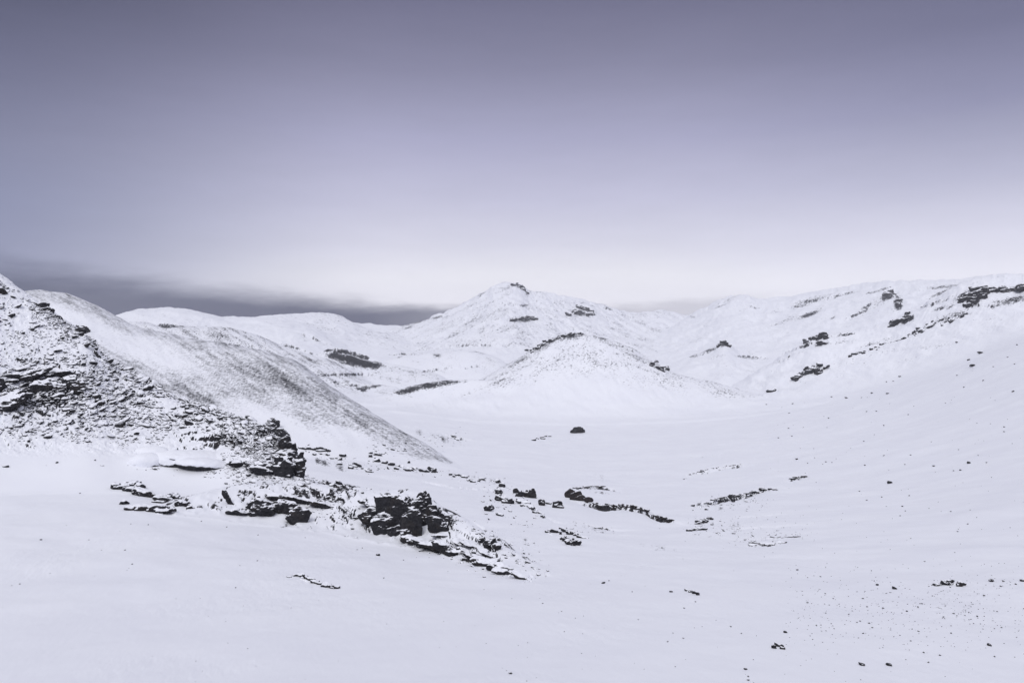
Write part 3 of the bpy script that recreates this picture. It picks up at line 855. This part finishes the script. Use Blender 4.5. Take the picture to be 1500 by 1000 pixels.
outcrop(RO, "slanting black slab at the very left edge, below the stacked lava slabs", "rock outcrop",
        [(-4, 572, 22, 16, -15), (8, 597, 40, 14, -25), (24, 590, 34, 12, -25), (10, 586, 40, 8, -20)], seed=10, vox=.7, thr=(.5, .75))
outcrop("boulder", "black boulder jutting from the skyline of the rocky hillside", "boulder", [(122, 486, 16, 10, 20), (115, 486, 12, 8, 10)], seed=11, vox=.5, thr=(.7, .9))
outcrop("boulder", "flat black slab on the upper skyline of the rocky hillside", "boulder", [(63, 449, 20, 6, 18), (74, 456, 10, 5, 25)], seed=12, vox=.5, thr=(.6, .85))
# -- rocks beyond the chain
outcrop(RO, "straggling line of small rocks on the snow right of the craggy buttress", "rock outcrop",
        scatter_line([(438, 652), (475, 662), (500, 674), (545, 692)], 20, (6, 14), (3, 7), 18, 3, 20), seed=13, vox=.6, rough=.4)
outcrop(RO, "small grey rubble patch at the end of the streaky spur", "rock outcrop", scatter_line([(538, 668), (564, 665)], 7, (6, 11), (3, 5), 0, 2, 21), seed=14, vox=.6)
outcrop(RO, "thin row of little rocks with one taller knob beyond the overhanging block", "rock outcrop",
        scatter_line([(552, 678), (575, 682), (600, 688), (628, 690), (640, 692)], 14, (6, 12), (3, 6), 5, 2, 22) + [(632, 690, 12, 9, 10), (637, 692, 9, 7, 20)] + scatter_line([(655, 695), (690, 702), (712, 704)], 8, (5, 10), (3, 5), 10, 2, 23), seed=15, vox=.6, rough=.4)
outcrop(RO, "ragged upright dark rock cluster above the black ledges", "rock outcrop",
        scatter_line([(728, 710), (736, 716), (730, 726), (745, 740)], 12, (8, 14), (7, 11), 35, 3, 24), seed=16, vox=.6, thr=(.5, .8))
outcrop(RO, "small dark bristly rock beside the ragged upright cluster", "rock outcrop", [(716, 748, 12, 12, -25), (720, 746, 8, 9, 10), (732, 755, 14, 4, 12)], seed=17, vox=.5, thr=(.6, .85))
outcrop(RO, "steep dark streaked rock patch just above the lower black ledges", "rock outcrop",
        scatter_line([(705, 795), (718, 800), (728, 804)], 7, (8, 14), (10, 15), 40, 3, 25), seed=18, vox=.6, thr=(.5, .8))
outcrop("boulder", "pair of joined rounded black boulders on the gully lip", "boulder", [(780, 729, 13, 17, 0), (770, 728, 14, 12, 0), (762, 727, 12, 9, 5), (756, 722, 10, 7, 10)], seed=19, vox=.5, thr=(.7, .9))
outcrop("boulder", "single low black boulder between the joined boulders and the brown bank", "boulder", [(815, 743, 17, 12, 15), (822, 744, 12, 5, 12), (804, 738, 10, 4, 10)], seed=20, vox=.5, thr=(.75, .92))
outcrop("boulder", "small snow flecked boulder next to the single low black boulder", "boulder", [(795, 740, 10, 11, 0), (792, 738, 7, 8, 10)], seed=21, vox=.5, thr=(.55, .8))
outcrop(RO, "narrow dark rib slanting down the snow below the joined boulders", "rock outcrop",
        scatter_line([(757, 733), (780, 744)], 5, (12, 20), (4, 6), 26, 1, 26) + scatter_line([(778, 748), (790, 752), (797, 762)], 6, (6, 12), (4, 6), 30, 2, 27), seed=22, vox=.5)
outcrop(RO, "compact black rock heap below the brown bank, in the valley snow", "rock outcrop",
        scatter_line([(822, 790), (835, 797), (848, 798)], 10, (8, 16), (6, 11), 15, 3, 28) + scatter_line([(802, 780), (820, 782)], 4, (8, 12), (4, 6), 8, 2, 29) + scatter_line([(820, 775), (856, 789)], 6, (10, 18), (3, 5), 22, 1, 30), seed=23, vox=.6, thr=(.55, .8))
# -- gullies
outcrop("stream_bank", "brown and black eroded bank under a curved snow lip in the valley", "bank",
        [(836, 729, 16, 15, 0), (845, 732, 18, 14, 5), (852, 733, 16, 10, 12), (862, 735, 14, 8, 12)] + scatter_line([(866, 736), (880, 740), (900, 740), (912, 739), (928, 742), (945, 746), (960, 755), (990, 763)], 20, (7, 12), (1.8, 3.4), 10, .8, 31)
        + scatter_line([(836, 720), (845, 715), (860, 712.5), (885, 713)], 9, (8, 12), (1.6, 2.6), 0, .4, 32),
        seed=24, vox=.5, thr=(.8, .95), tint=(0.035, 0.026, 0.025), rough=.4)
outcrop("stream_bank", "thin black gully edge climbing rightwards opposite the brown bank", "bank",
        scatter_line([(1012, 741), (1040, 735), (1060, 728), (1085, 724), (1100, 722), (1115, 717), (1142, 717)], 22, (6, 11), (1.6, 3.2), -12, .6, 33) + scatter_line([(1068, 727), (1075, 735)], 3, (5, 7), (4, 6), 40, .5, 34), seed=25, vox=.5, thr=(.7, .9), rough=.4)
outcrop("stream_bank", "short black ledges at the gully bottom, below the climbing gully edge", "bank",
        scatter_line([(1020, 766), (1034, 764), (1042, 758)], 7, (7, 14), (3, 5), -15, 1, 35) + scatter_line([(1010, 778), (1024, 775), (1032, 775)], 6, (8, 13), (3, 5), -8, 1, 36), seed=26, vox=.5, thr=(.7, .9), rough=.4)
outcrop("stream_bank", "faint grey arc of a snow lip on the slope above the gully", "bank",
        scatter_line([(1000, 706), (1004, 698), (1015, 692), (1035, 689), (1054, 684), (1085, 680)], 16, (3, 6), (1.0, 1.7), -10, .6, 37), seed=27, vox=.45, thr=(.6, .9), rough=.4)
outcrop("stream_bank", "lowest long dark streak edging the gully flats", "bank",
        scatter_line([(1095, 797), (1120, 796), (1150, 795)], 14, (6, 14), (1.8, 3), 0, .8, 38) + scatter_line([(1130, 787), (1170, 785)], 6, (8, 12), (1.2, 1.8), -2, .4, 39), seed=28, vox=.45, thr=(.6, .9), rough=.4)
outcrop("stream_bank", "small hooked dark ledge on the snow right of the gully edge", "bank",
        scatter_line([(1157, 704), (1166, 699), (1182, 698)], 7, (6, 9), (2, 3.2), -8, .4, 40), seed=29, vox=.45, thr=(.7, .9), rough=.4)
outcrop("boulder", "dark pointed boulder with a skirt of stones amid the valley snow", "boulder",
        [(846, 634, 14, 10, -5), (841, 634, 12, 7, -10), (852, 633, 9, 7, 15)], seed=30, vox=.5, thr=(.7, .9))
outcrop(RO, "little string of stones left of the pointed valley boulder", "rock outcrop", scatter_line([(780, 645), (795, 641), (806, 639)], 7, (4, 7), (2, 3.5), -12, 1, 42), seed=31, vox=.5, thr=(.6, .85), rough=.4)
# -- right hand slope
outcrop(RO, "dark rock heap, lowest of the rocks along the edge of the right slope", "rock outcrop",
        scatter_line([(1164, 556), (1178, 549), (1192, 541), (1208, 541)], 15, (7, 14), (5, 9), -25, 3, 43), seed=32, vox=.6, thr=(.55, .8))
outcrop("boulder", "small flat black rock at the lower tip of the right slope edge", "boulder", [(1130, 573, 11, 3.5, -15), (1126, 574, 6, 3, -10)], seed=33, vox=.45, thr=(.75, .9))
outcrop(RO, "long broken row of little rocks along the skyline edge of the right slope", "rock outcrop",
        scatter_line([(1245, 522), (1265, 514), (1293, 508)], 16, (3, 6), (1.6, 3.2), -18, 2, 44) + scatter_line([(1322, 497), (1332, 493), (1362, 477), (1375, 473), (1420, 460)], 26, (3, 7), (1.8, 3.8), -22, 2.4, 45), seed=34, vox=.5, thr=(.6, .85), rough=.4)
outcrop(RO, "dark ragged crag near the top of the craggy right ridge", "rock outcrop",
        scatter_line([(1402, 442), (1418, 437), (1430, 434), (1446, 437)], 14, (8, 16), (5, 10), -20, 3, 46) + scatter_line([(1412, 453), (1418, 447), (1424, 443)], 5, (6, 10), (4, 7), -40, 2, 47), seed=35, vox=.6, thr=(.6, .85))
outcrop(RO, "long dark cliff band capping the craggy right ridge at the picture edge", "rock outcrop",
        scatter_line([(1425, 425), (1450, 424), (1480, 426), (1506, 421)], 22, (8, 17), (3, 6.5), -4, 2, 48), seed=36, vox=.5, thr=(.62, .84))
outcrop(RO, "slanting dark crag on the craggy right ridge, left of its ragged crag", "rock outcrop",
        scatter_line([(1304, 478), (1318, 471), (1328, 463)], 9, (8, 14), (4, 7), -32, 1.5, 49), seed=37, vox=.6, thr=(.6, .85))
outcrop(RO, "pointed dark rocks at the left foot of the craggy right ridge", "rock outcrop",
        [(1192, 496, 10, 6, -10), (1203, 495, 14, 8, -5), (1210, 496, 10, 5, 10), (1180, 503, 8, 7, -20), (1205, 503, 16, 3, -5)], seed=38, vox=.5, thr=(.7, .9))
outcrop(RO, "isolated dark rocks high on the fading right mountain", "rock outcrop",
        scatter_line([(1296, 433), (1306, 428)], 5, (8, 12), (4, 6), -25, 1.5, 50) + scatter_line([(1316, 434), (1314, 445), (1318, 453)], 9, (6, 11), (4, 7), 0, 2, 51), seed=39, vox=.6, thr=(.6, .85))
outcrop(RO, "dark rocky tip crowning the small knoll", "rock outcrop", [(1060, 504, 10, 7, 0), (1054, 507, 8, 5, -20), (1068, 508, 7, 6, 20)], seed=40, vox=.5, thr=(.6, .85))
outcrop(RO, "dark crag on the face of the pointed mountain below its summit", "rock outcrop",
        scatter_line([(748, 470), (760, 468), (772, 466), (784, 468)], 10, (8, 14), (4, 6.5), 0, 1, 52), seed=41, vox=.6, thr=(.6, .85))
outcrop(RO, "ragged crag on the right shoulder of the pointed mountain", "rock outcrop",
        scatter_line([(834, 460), (846, 456), (858, 460), (870, 462)], 11, (6, 11), (3, 6), 5, 2, 53), seed=42, vox=.6, thr=(.6, .85))
outcrop(RO, "dark summit rocks on the pointed mountain", "rock outcrop", scatter_line([(752, 417), (763, 421), (772, 427)], 7, (6, 10), (2, 4), 25, 1, 54), seed=43, vox=.6, thr=(.6, .85))
outcrop(RO, "stony dark crest along the left shoulder of the dome hill", "rock outcrop",
        scatter_line([(772, 516), (795, 503), (815, 495), (835, 491), (852, 490)], 22, (4, 9), (2, 4.5), -22, 2, 55), seed=44, vox=.5, thr=(.6, .85))
outcrop(RO, "small dark rocks on the right flank of the dome hill", "rock outcrop",
        scatter_line([(952, 532), (965, 538), (980, 542)], 9, (5, 9), (3, 5), 15, 2, 56), seed=45, vox=.5, thr=(.6, .85))
outcrop(RO, "two lobed shattered rock half buried at the lower right of the snow field", "rock outcrop",
        [(1372, 857, 12, 3, -20), (1384, 856, 16, 7, -18), (1392, 853, 12, 4, -30), (1404, 858, 8, 8, 10), (1410, 857, 8, 6, -15)], seed=46, vox=.4, thr=(.6, .85))
outcrop(RO, "comb of thin black rock fins in the centre of the foreground snow", "rock outcrop",
        [(1006, 865, 8, 3, 20), (1012, 867, 9, 4, 35), (1017, 869, 9, 5, 40), (1021, 871, 8, 5, 40)], seed=47, vox=.4, thr=(.6, .85))
outcrop("boulder", "largest two humped black stone in the near lower right snow", "boulder", [(1134, 949, 8, 6, -30), (1140, 946, 10, 5, 0), (1146, 950, 8, 7, 15)], seed=48, vox=.35, thr=(.7, .9))

# ------------------------------------------------------------------ slabs and rubble of the rocky hillside
crest_u = [c[0] for c in HILLS[0][2]["crest"]]; crest_v = [c[1] for c in HILLS[0][2]["crest"]]
gs = np.random.default_rng(321)
slabs = []
tries = 0
while len(slabs) < 9500 and tries < 120000:
    tries += 1
    u = gs.uniform(-40, 450); v0 = np.interp(u, crest_u, crest_v)
    foot_v = np.interp(u, [-40, 150, 230, 330, 450], [668, 664, 676, 696, 704])
    if gs.random() < .14: v = v0 + abs(gs.normal()) * 6
    elif gs.random() < .03: v = foot_v + gs.exponential(7)
    else: v = gs.uniform(v0, foot_v)
    t = (v - v0) / max(8, foot_v - v0)
    dn = .44 + 1.15 * fbm2(np.array([u / 55.]), np.array([v / 26.]), 3, 5)[0]
    dn += .5 * math.exp(-((u - 60) / 90) ** 2 - ((v - 580) / 40) ** 2) + .5 * math.exp(-((u - 415) / 45) ** 2 - ((v - 665) / 35) ** 2) + .35 * math.exp(-((u - 350) / 40) ** 2 - ((v - 650) / 16) ** 2)
    dn -= .55 * sstep(.80, 1.0, t) * (u < 200) + .9 * math.exp(-((u - 275) / 62) ** 2 - ((v - 662) / 24) ** 2) + .4 * math.exp(-((u - 8) / 25) ** 2 - ((v - 505) / 10) ** 2)
    if v - v0 < 12: dn += .25
    if gs.random() > dn: continue
    big = .5 + .5 * math.exp(-((v - 590) / 55) ** 2) + .5 * math.exp(-((u - 60) / 70) ** 2 - ((v - 580) / 30) ** 2)
    w = 1.7 + gs.exponential(1.8) * big
    if gs.random() < .10: w *= gs.uniform(1.5, 3.2)
    slabs.append((u, v, min(w, 17)))
for pl, n_, jit, wr in [([(440, 700), (500, 712), (530, 720)], 45, 3, 4), ([(430, 715), (480, 728), (525, 742)], 55, 5, 4), ([(330, 700), (400, 705), (440, 712)], 40, 5, 4), ([(640, 755), (700, 780), (760, 812), (800, 838)], 150, 9, 4),
                        ([(600, 798), (660, 812), (720, 834), (780, 850)], 120, 5, 5), ([(440, 740), (480, 752), (530, 766)], 60, 6, 5), ([(445, 655), (500, 676), (560, 684), (640, 694), (720, 706), (780, 728)], 150, 5, 3), ([(700, 730), (760, 760), (790, 765)], 50, 10, 3),
                        ([(1020, 742), (1080, 735), (1120, 730)], 70, 7, 2.4), ([(1020, 770), (1060, 780), (1150, 790)], 90, 8, 2.2), ([(540, 660), (620, 650), (680, 640)], 90, 6, 2.4), ([(820, 778), (900, 776)], 40, 4, 2.2)]:
    for q_ in scatter_line(pl, n_, (1.8, wr * 2), (2, 4), 0, jit, int(pl[0][0] + pl[0][1])):
        slabs.append((q_[0], q_[1], min(2 + gs.exponential(wr * .55), 16)))
slabs.sort(key=lambda q: -q[2])
SV = [chunk(2, 700 + k, 9, .05) for k in range(12)]
M_slab = snow_rock("snow_dusted_slab", .16, True, .5, thr=(.40, .72), bump=.5)
slab_me = []
for v_, f_ in SV:
    me = bpy.data.meshes.new("rock_slab"); me.from_pydata((v_ * np.array([1, .75, .36])).tolist(), [], f_.tolist())
    me.polygons.foreach_set("use_smooth", np.ones(len(f_), bool)); me.materials.append(M_slab); slab_me.append(me)
V, Fc, n = [], [], 0
for k, (u, v, w) in enumerate(slabs):
    p, r = hit(u, v); sc = r / F
    dip = -16 if u < 220 else 16
    eul = (math.radians(gs.normal(10, 18)), math.radians(gs.normal(dip, 20)), gs.uniform(-1.3, 1.3) - math.atan2(p[0], p[1]))
    S_ = np.array([w * .55, w * .55 * gs.uniform(.7, 1.2), w * .55 * (gs.uniform(.5, 1.15) if gs.random() < .85 else gs.uniform(1.2, 2.0))]) * sc
    p = p + np.array([0, 0, .05 * w * sc])
    if k < 120:
        o = bpy.data.objects.new("rock_slab", slab_me[k % 12]); C.objects.link(o)
        o.location = p; o.scale = S_; o.rotation_euler = eul
        tag(o, "tilted dark lava slab capped with snow amid the rubble on the left", "rock slab", "larger slabs on the rocky hillside", "thing")
    else:
        v_, f_ = SV[k % 12]
        q = (v_ * np.array([1, .75, .36]) * S_) @ (rotm(2, eul[2]) @ rotm(1, eul[1]) @ rotm(0, eul[0])).T + p
        V.append(q); Fc.append(f_ + n); n += len(q)
me = bpy.data.meshes.new("scree"); me.from_pydata(np.vstack(V).tolist(), [], np.vstack(Fc).tolist())
me.polygons.foreach_set("use_smooth", np.ones(len(me.polygons), bool)); me.materials.append(M_slab)
o = bpy.data.objects.new("scree", me); C.objects.link(o)
tag(o, "countless small dark lava slabs and rubble dusted with snow on the rocky hillside and ridge", "scree", kind="stuff")

# ------------------------------------------------------------------ loose stones
protos = []
for k in range(7):
    v, f = chunk(3, 500 + k, 11, .05)
    v = v * np.array([1, .8, .62])
    me = bpy.data.meshes.new("stone"); me.from_pydata(v.tolist(), [], f.tolist())
    me.polygons.foreach_set("use_smooth", np.ones(len(f), bool)); me.materials.append(snow_rock("bare_stone", .35, True, .5, thr=(.86, 1.02), bump=.5))
    protos.append(me)
n_st = 0


def stone(u, v, wpx, label, group=None):
    global n_st
    p, r = hit(u, v + .15 * wpx); s = r / F
    o = bpy.data.objects.new("stone", protos[n_st % 7]); C.objects.link(o)
    k = .5 * wpx * s
    o.location = p + np.array([0, 0, .28 * k]); o.scale = (k * random.uniform(.9, 1.15), k * random.uniform(.8, 1.1), k * random.uniform(.7, 1.05))
    o.rotation_euler = (random.uniform(-.3, .3), random.uniform(-.35, .35), random.uniform(0, 6.28))
    tag(o, label, "stone", group); n_st += 1
    return o


for u, v, wp, lb in [
    (1302.5, 706.5, 9, "lone rounded black stone on open snow, halfway up the right slope"),
    (1425, 535, 10, "biggest dark stone high on the right slope, snow piled on its right"),
    (1436, 516.5, 8, "upright dark stone just above the biggest stone high on the right slope"),
    (1419, 527, 5, "small dark stone left of the biggest stone high on the right slope"),
    (1167, 672, 6, "dark stone on the snow above the small hooked ledge"),
    (1419, 677.5, 6, "dark stone at the right end of a short row of three on the right slope"),
    (1262, 972, 10, "pointed black stone near the bottom edge, left of a similar one"),
    (1303, 973, 9, "flat topped black stone near the bottom edge, right of the pointed one"),
    (1449, 944, 7, "flat black stone near the lower right corner"),
    (884, 853, 7, "slanting black stone in the snow below the black rock heap"),
    (983, 866, 5.5, "black stone just left of the comb of rock fins"),
    (747.6, 985, 7, "black wedge stone at the bottom edge in the middle of the snow"),
    (1092, 979, 6, "upper black stone of two at the bottom edge right of the middle"),
    (1096, 995, 5.5, "lower black stone of two at the bottom edge right of the middle"),
    (1150, 925, 7, "flat black stone above the largest two humped stone"),
    (554, 812, 7, "black stone in the snow below the overhanging block"),
    (1285, 856, 5.5, "oval black stone left of the two lobed shattered rock"),
    (1310, 861, 8, "thin slanting black stone between the oval stone and the two lobed rock"),
    (1452, 850, 8, "low dark stone right of the two lobed shattered rock"),
    (1497, 850, 6, "dark stone at the right picture edge level with the two lobed rock"),
    (1409, 462, 5, "dark block perched on the upper edge of the right slope"),
    (83.7, 677, 4.5, "small dark stone alone on the snow shelf near the rocky hillside"),
    (60, 790, 4, "small dark stone alone in the open snow at the left"),
    (1239.6, 582.5, 5, "dark stone left of a pair on the middle of the right slope"),
]:
    stone(u, v, wp, lb)
small = [(1401.5, 501), (1455, 537), (1486, 533), (1476, 523), (1490, 505), (1402, 549.5), (1440, 557), (1412, 567), (1484, 573), (1318, 551), (1308.5, 558), (1298.6, 559), (1277, 575.5), (1300, 576), (1218, 581), (1262, 582), (1284, 602), (1269.5, 602.5),
         (1330.5, 607), (1156, 604.6), (1122.6, 592), (1161, 591), (1155, 626.7), (1160, 638.4), (1140, 641), (1265.6, 646), (1294.7, 622.8), (1213.6, 612), (1471, 625), (1471, 632), (1209.7, 676), (1183, 678), (1267, 681), (1294.7, 666.8), (1333.7, 666),
         (1367.7, 682), (1406.7, 688), (1396.8, 689), (1445, 677), (1259, 719), (1269.5, 732), (1332, 725.5), (1321.5, 741), (1291.6, 727.6), (1393, 748.7), (1417.6, 767), (1402.6, 778), (1354.5, 821.7), (1168, 834), (1202, 844)]
big_s = {(1277, 575.5), (1300, 576), (1318, 551), (1401.5, 501), (1484, 573), (1321.5, 741), (1168, 834), (1367.7, 682), (1406.7, 688)}
g1 = "small stones scattered over the right slope"
l1 = "small dark stone poking through the snow of the long right slope"
for u, v in small:
    stone(u, v, 4.2 if (u, v) in big_s else 2.8, l1, g1)
near = [(1470, 851), (1441.6, 871.6), (1264, 876), (1465.7, 858), (1487.8, 855), (1264.4, 927), (1196, 915.5), (1273, 912), (1278, 918.5), (1467, 918.5), (1393, 926.6), (1382, 903), (1345.5, 924), (1334, 938), (1328.5, 894.5), (1293.5, 890), (1270, 888), (1260, 909),
        (1183, 882), (1350.5, 883.6), (1431.6, 902), (1353, 955), (1377, 959), (1360, 969.5), (1457, 961), (1397, 898), (926, 866), (978, 939), (1001, 934), (1070.6, 917), (1086, 927), (1002, 890), (1018.7, 880.5), (795, 883), (892, 850), (1096, 990),
        (117, 722), (217, 768), (295, 763), (332, 771.5), (377, 820.7), (378, 783), (183, 805), (193.7, 825.6), (29, 854.7), (345, 860), (523, 804.5), (530.6, 802), (562, 846), (591, 819.6)]
g2 = "pebble sized stones in the foreground snow"
l2 = "pebble sized dark stone just showing through the near foreground snow"
for u, v in near:
    stone(u, v, 3.2 if u > 900 else 2.6, l2, g2)
gr = np.random.default_rng(77)
left = 300 - n_st
for k in range(left):
    if k < 110:
        u, v = gr.uniform(1180, 1500), gr.normal(895, 28)
    elif k < 150:
        u, v = gr.uniform(700, 1500), gr.uniform(860, 998)
    else:
        u, v = gr.uniform(1130, 1500), gr.uniform(520, 800)
        if v < 640 - (u - 1130) * .35: v += 120
    stone(u, v, gr.uniform(1.2, 2.4), l2 if k < 150 else l1, g2 if k < 150 else g1)
# the finest grit, past counting
V, Fc, n = [], [], 0
v0, f0 = ICO[2]
for k in range(700):
    if k < 420: u, v = gr.uniform(1150, 1510), gr.normal(890, 34)
    elif k < 540: u, v = gr.uniform(0, 1500), gr.uniform(760, 1000)
    elif k < 620: u, v = gr.uniform(1000, 1200), gr.normal(770, 14)
    else: u, v = gr.uniform(1100, 1500), gr.uniform(560, 780)
    p, r = hit(u, v); s = r / F * gr.uniform(.35, .75)
    V.append(v0 * s * gr.uniform(.6, 1.2, 3) * np.array([1.3, 1, .7]) + p); Fc.append(f0 + n); n += len(v0)
me = bpy.data.meshes.new("gravel"); me.from_pydata(np.vstack(V).tolist(), [], np.vstack(Fc).tolist()); me.materials.append(snow_rock("grit", .3, True, .4, thr=(1.1, 1.3)))
o = bpy.data.objects.new("gravel", me); C.objects.link(o)
tag(o, "fine dark grit sprinkled over the foreground and right slope snow", "gravel", kind="stuff")

# ------------------------------------------------------------------ haze
zmin, zmax = float(Z.min()), float(Z.max())
hb = 2750
verts = np.array([[x, y, z] for z in (zmin - 1.5, zmax + 6) for x, y in ((-hb, -hb), (hb, -hb), (hb, hb), (-hb, hb))], float)
me = bpy.data.meshes.new("haze")
me.from_pydata(verts.tolist(), [], [(0, 3, 2, 1), (4, 5, 6, 7), (0, 1, 5, 4), (1, 2, 6, 5), (2, 3, 7, 6), (3, 0, 4, 7)])
hm = bpy.data.materials.new("haze_mat"); hm.use_nodes = True
t = NT(hm.node_tree); out = t.n("ShaderNodeOutputMaterial"); pv = t.n("ShaderNodeVolumePrincipled")
pv.inputs["Color"].default_value = (0.9, 0.915, 0.97, 1); pv.inputs["Density"].default_value = 0.00013
t.link(pv.outputs[0], out.inputs["Volume"])
me.materials.append(hm)
o = bpy.data.objects.new("haze", me); C.objects.link(o)
tag(o, "thin cold haze paling the distant hills", "haze", kind="stuff")

# ------------------------------------------------------------------ sky
SUN_AZ, SUN_EL = math.radians(-162), math.radians(46)
wd = bpy.data.worlds.new("World"); scene.world = wd; wd.use_nodes = True
t = NT(wd.node_tree)
out = t.n("ShaderNodeOutputWorld"); bg = t.n("ShaderNodeBackground"); t.link(bg.outputs[0], out.inputs[0])
tc = t.n("ShaderNodeTexCoord"); sx = t.n("ShaderNodeSeparateXYZ"); t.link(tc.outputs["Generated"], sx.inputs[0])
x, y, z = sx.outputs
hyp = t.math("SQRT", t.math("MAXIMUM", t.math("ADD", t.math("MULTIPLY", x, x), t.math("MULTIPLY", y, y)), 1e-6))
e = t.math("DIVIDE", z, hyp)                 # tangent of the elevation
lat = t.math("DIVIDE", x, hyp)               # -1 west .. +1 east
nz_ = t.n("ShaderNodeTexNoise"); nz_.inputs["Scale"].default_value = 2.2; nz_.inputs["Detail"].default_value = 5; nz_.inputs["Roughness"].default_value = .5
mp = t.n("ShaderNodeMapping"); mp.inputs["Scale"].default_value = (1, 1, 3.2); t.link(tc.outputs["Generated"], mp.inputs[0]); t.link(mp.outputs[0], nz_.inputs["Vector"])
wob = t.math("SUBTRACT", nz_.outputs[0], .5)
ee = t.math("MULTIPLY_ADD", wob, .05, e)
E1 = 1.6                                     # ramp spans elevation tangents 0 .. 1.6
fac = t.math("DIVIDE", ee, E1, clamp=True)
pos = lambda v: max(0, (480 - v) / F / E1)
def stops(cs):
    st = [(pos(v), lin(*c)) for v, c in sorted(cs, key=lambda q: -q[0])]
    return st + [(.36, lin(150, 150, 172)), (.62, lin(205, 204, 216)), (1.0, lin(226, 226, 236))]  # overhead stops, out of view, are brightened to light the snow
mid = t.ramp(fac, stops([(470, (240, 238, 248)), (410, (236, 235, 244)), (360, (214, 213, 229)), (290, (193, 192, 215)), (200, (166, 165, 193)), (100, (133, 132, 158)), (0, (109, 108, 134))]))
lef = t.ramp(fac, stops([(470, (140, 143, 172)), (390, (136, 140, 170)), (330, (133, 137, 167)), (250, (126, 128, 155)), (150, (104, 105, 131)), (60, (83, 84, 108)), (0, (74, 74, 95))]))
cl = t.mix(t.smooth(lat, -0.60, -0.13), lef, mid)
# slightly dimmer again at the eastern side, higher up
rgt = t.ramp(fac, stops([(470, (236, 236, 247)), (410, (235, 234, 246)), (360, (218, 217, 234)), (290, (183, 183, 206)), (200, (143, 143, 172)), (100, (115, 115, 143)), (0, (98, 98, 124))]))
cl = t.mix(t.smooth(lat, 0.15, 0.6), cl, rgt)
# the darker clear strip under the cloud base, strongest in the west
edge_e = t.math("MULTIPLY_ADD", t.math("MULTIPLY", lat, lat), 0.125, 0.0275)
edge_e = t.math("MULTIPLY_ADD", wob, .02, edge_e)
d = t.math("SUBTRACT", e, edge_e)
wsoft = t.math("MULTIPLY_ADD", t.math("MAXIMUM", t.math("MULTIPLY", lat, -1), 0), .030, .0075)
nf = t.n("ShaderNodeTexNoise"); nf.inputs["Scale"].default_value = 9; nf.inputs["Detail"].default_value = 6; nf.inputs["Roughness"].default_value = .6
mp2 = t.n("ShaderNodeMapping"); mp2.inputs["Scale"].default_value = (1, 1, 5); t.link(tc.outputs["Generated"], mp2.inputs[0]); t.link(mp2.outputs[0], nf.inputs["Vector"])
rag = t.math("MULTIPLY", t.math("SUBTRACT", nf.outputs[0], .5), .028)
under = t.math("SUBTRACT", 1, t.smooth(t.math("DIVIDE", t.math("ADD", d, rag), wsoft), -1, 1))
west = t.ramp(t.math("MULTIPLY_ADD", lat, .5, .5), [(0, (1, 1, 1)), (.41, (1, 1, 1)), (.475, (.75, .75, .75)), (.53, (.27, .27, .27)), (.57, (.36, .36, .36)), (.62, (.28, .28, .28)), (.66, (0, 0, 0))])
cl = t.mix(t.math("MULTIPLY", under, west), cl, lin(16, 26, 74))
# light and dark in the cloud
cl2 = t.n("ShaderNodeMix"); cl2.data_type = "RGBA"; cl2.blend_type = "MULTIPLY"; cl2.inputs[0].default_value = 1
t.link(cl, cl2.inputs[6])
sh = t.math("MULTIPLY_ADD", wob, .22, t.math("MULTIPLY_ADD", t.math("SUBTRACT", nf.outputs[0], .5), .10, 1.0)); cmb = t.n("ShaderNodeCombineColor")
for i in range(3): t.link(sh, cmb.inputs[i])
t.link(cmb.outputs[0], cl2.inputs[7])
sky = t.n("ShaderNodeTexSky"); sky.sky_type = "NISHITA"; sky.sun_disc = False; sky.sun_elevation = SUN_EL; sky.sun_rotation = SUN_AZ; sky.altitude = 600
sk = t.n("ShaderNodeMix"); sk.data_type = "RGBA"; sk.blend_type = "MULTIPLY"; sk.inputs[0].default_value = 1
t.link(sky.outputs[0], sk.inputs[6]); sk.inputs[7].default_value = (.1, .1, .1, 1)
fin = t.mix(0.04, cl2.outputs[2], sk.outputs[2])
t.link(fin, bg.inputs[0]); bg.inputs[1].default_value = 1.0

sun = bpy.data.lights.new("sun", "SUN"); sun.energy = 1.5; sun.angle = math.radians(25); sun.color = (1, .98, .955)
so = bpy.data.objects.new("sun", sun); C.objects.link(so)
so.rotation_euler = (math.pi / 2 - SUN_EL, 0, math.pi - SUN_AZ)

# ------------------------------------------------------------------ camera
cam = bpy.data.cameras.new("camera"); cam.sensor_width = 36; cam.lens = 36 * F / 1500; cam.clip_start = .2; cam.clip_end = 12000
co = bpy.data.objects.new("camera", cam); C.objects.link(co); co.rotation_euler = (math.pi / 2 - PITCH, 0, 0)
scene.camera = co
vs = scene.view_settings
vs.view_transform = "Standard"; vs.look = "None"; vs.exposure = 0.05; vs.gamma = 1; vs.use_curve_mapping = False
scene.render.engine = "CYCLES"
scene.cycles.use_denoising = True
scene.cycles.max_bounces = 6; scene.cycles.volume_bounces = 1
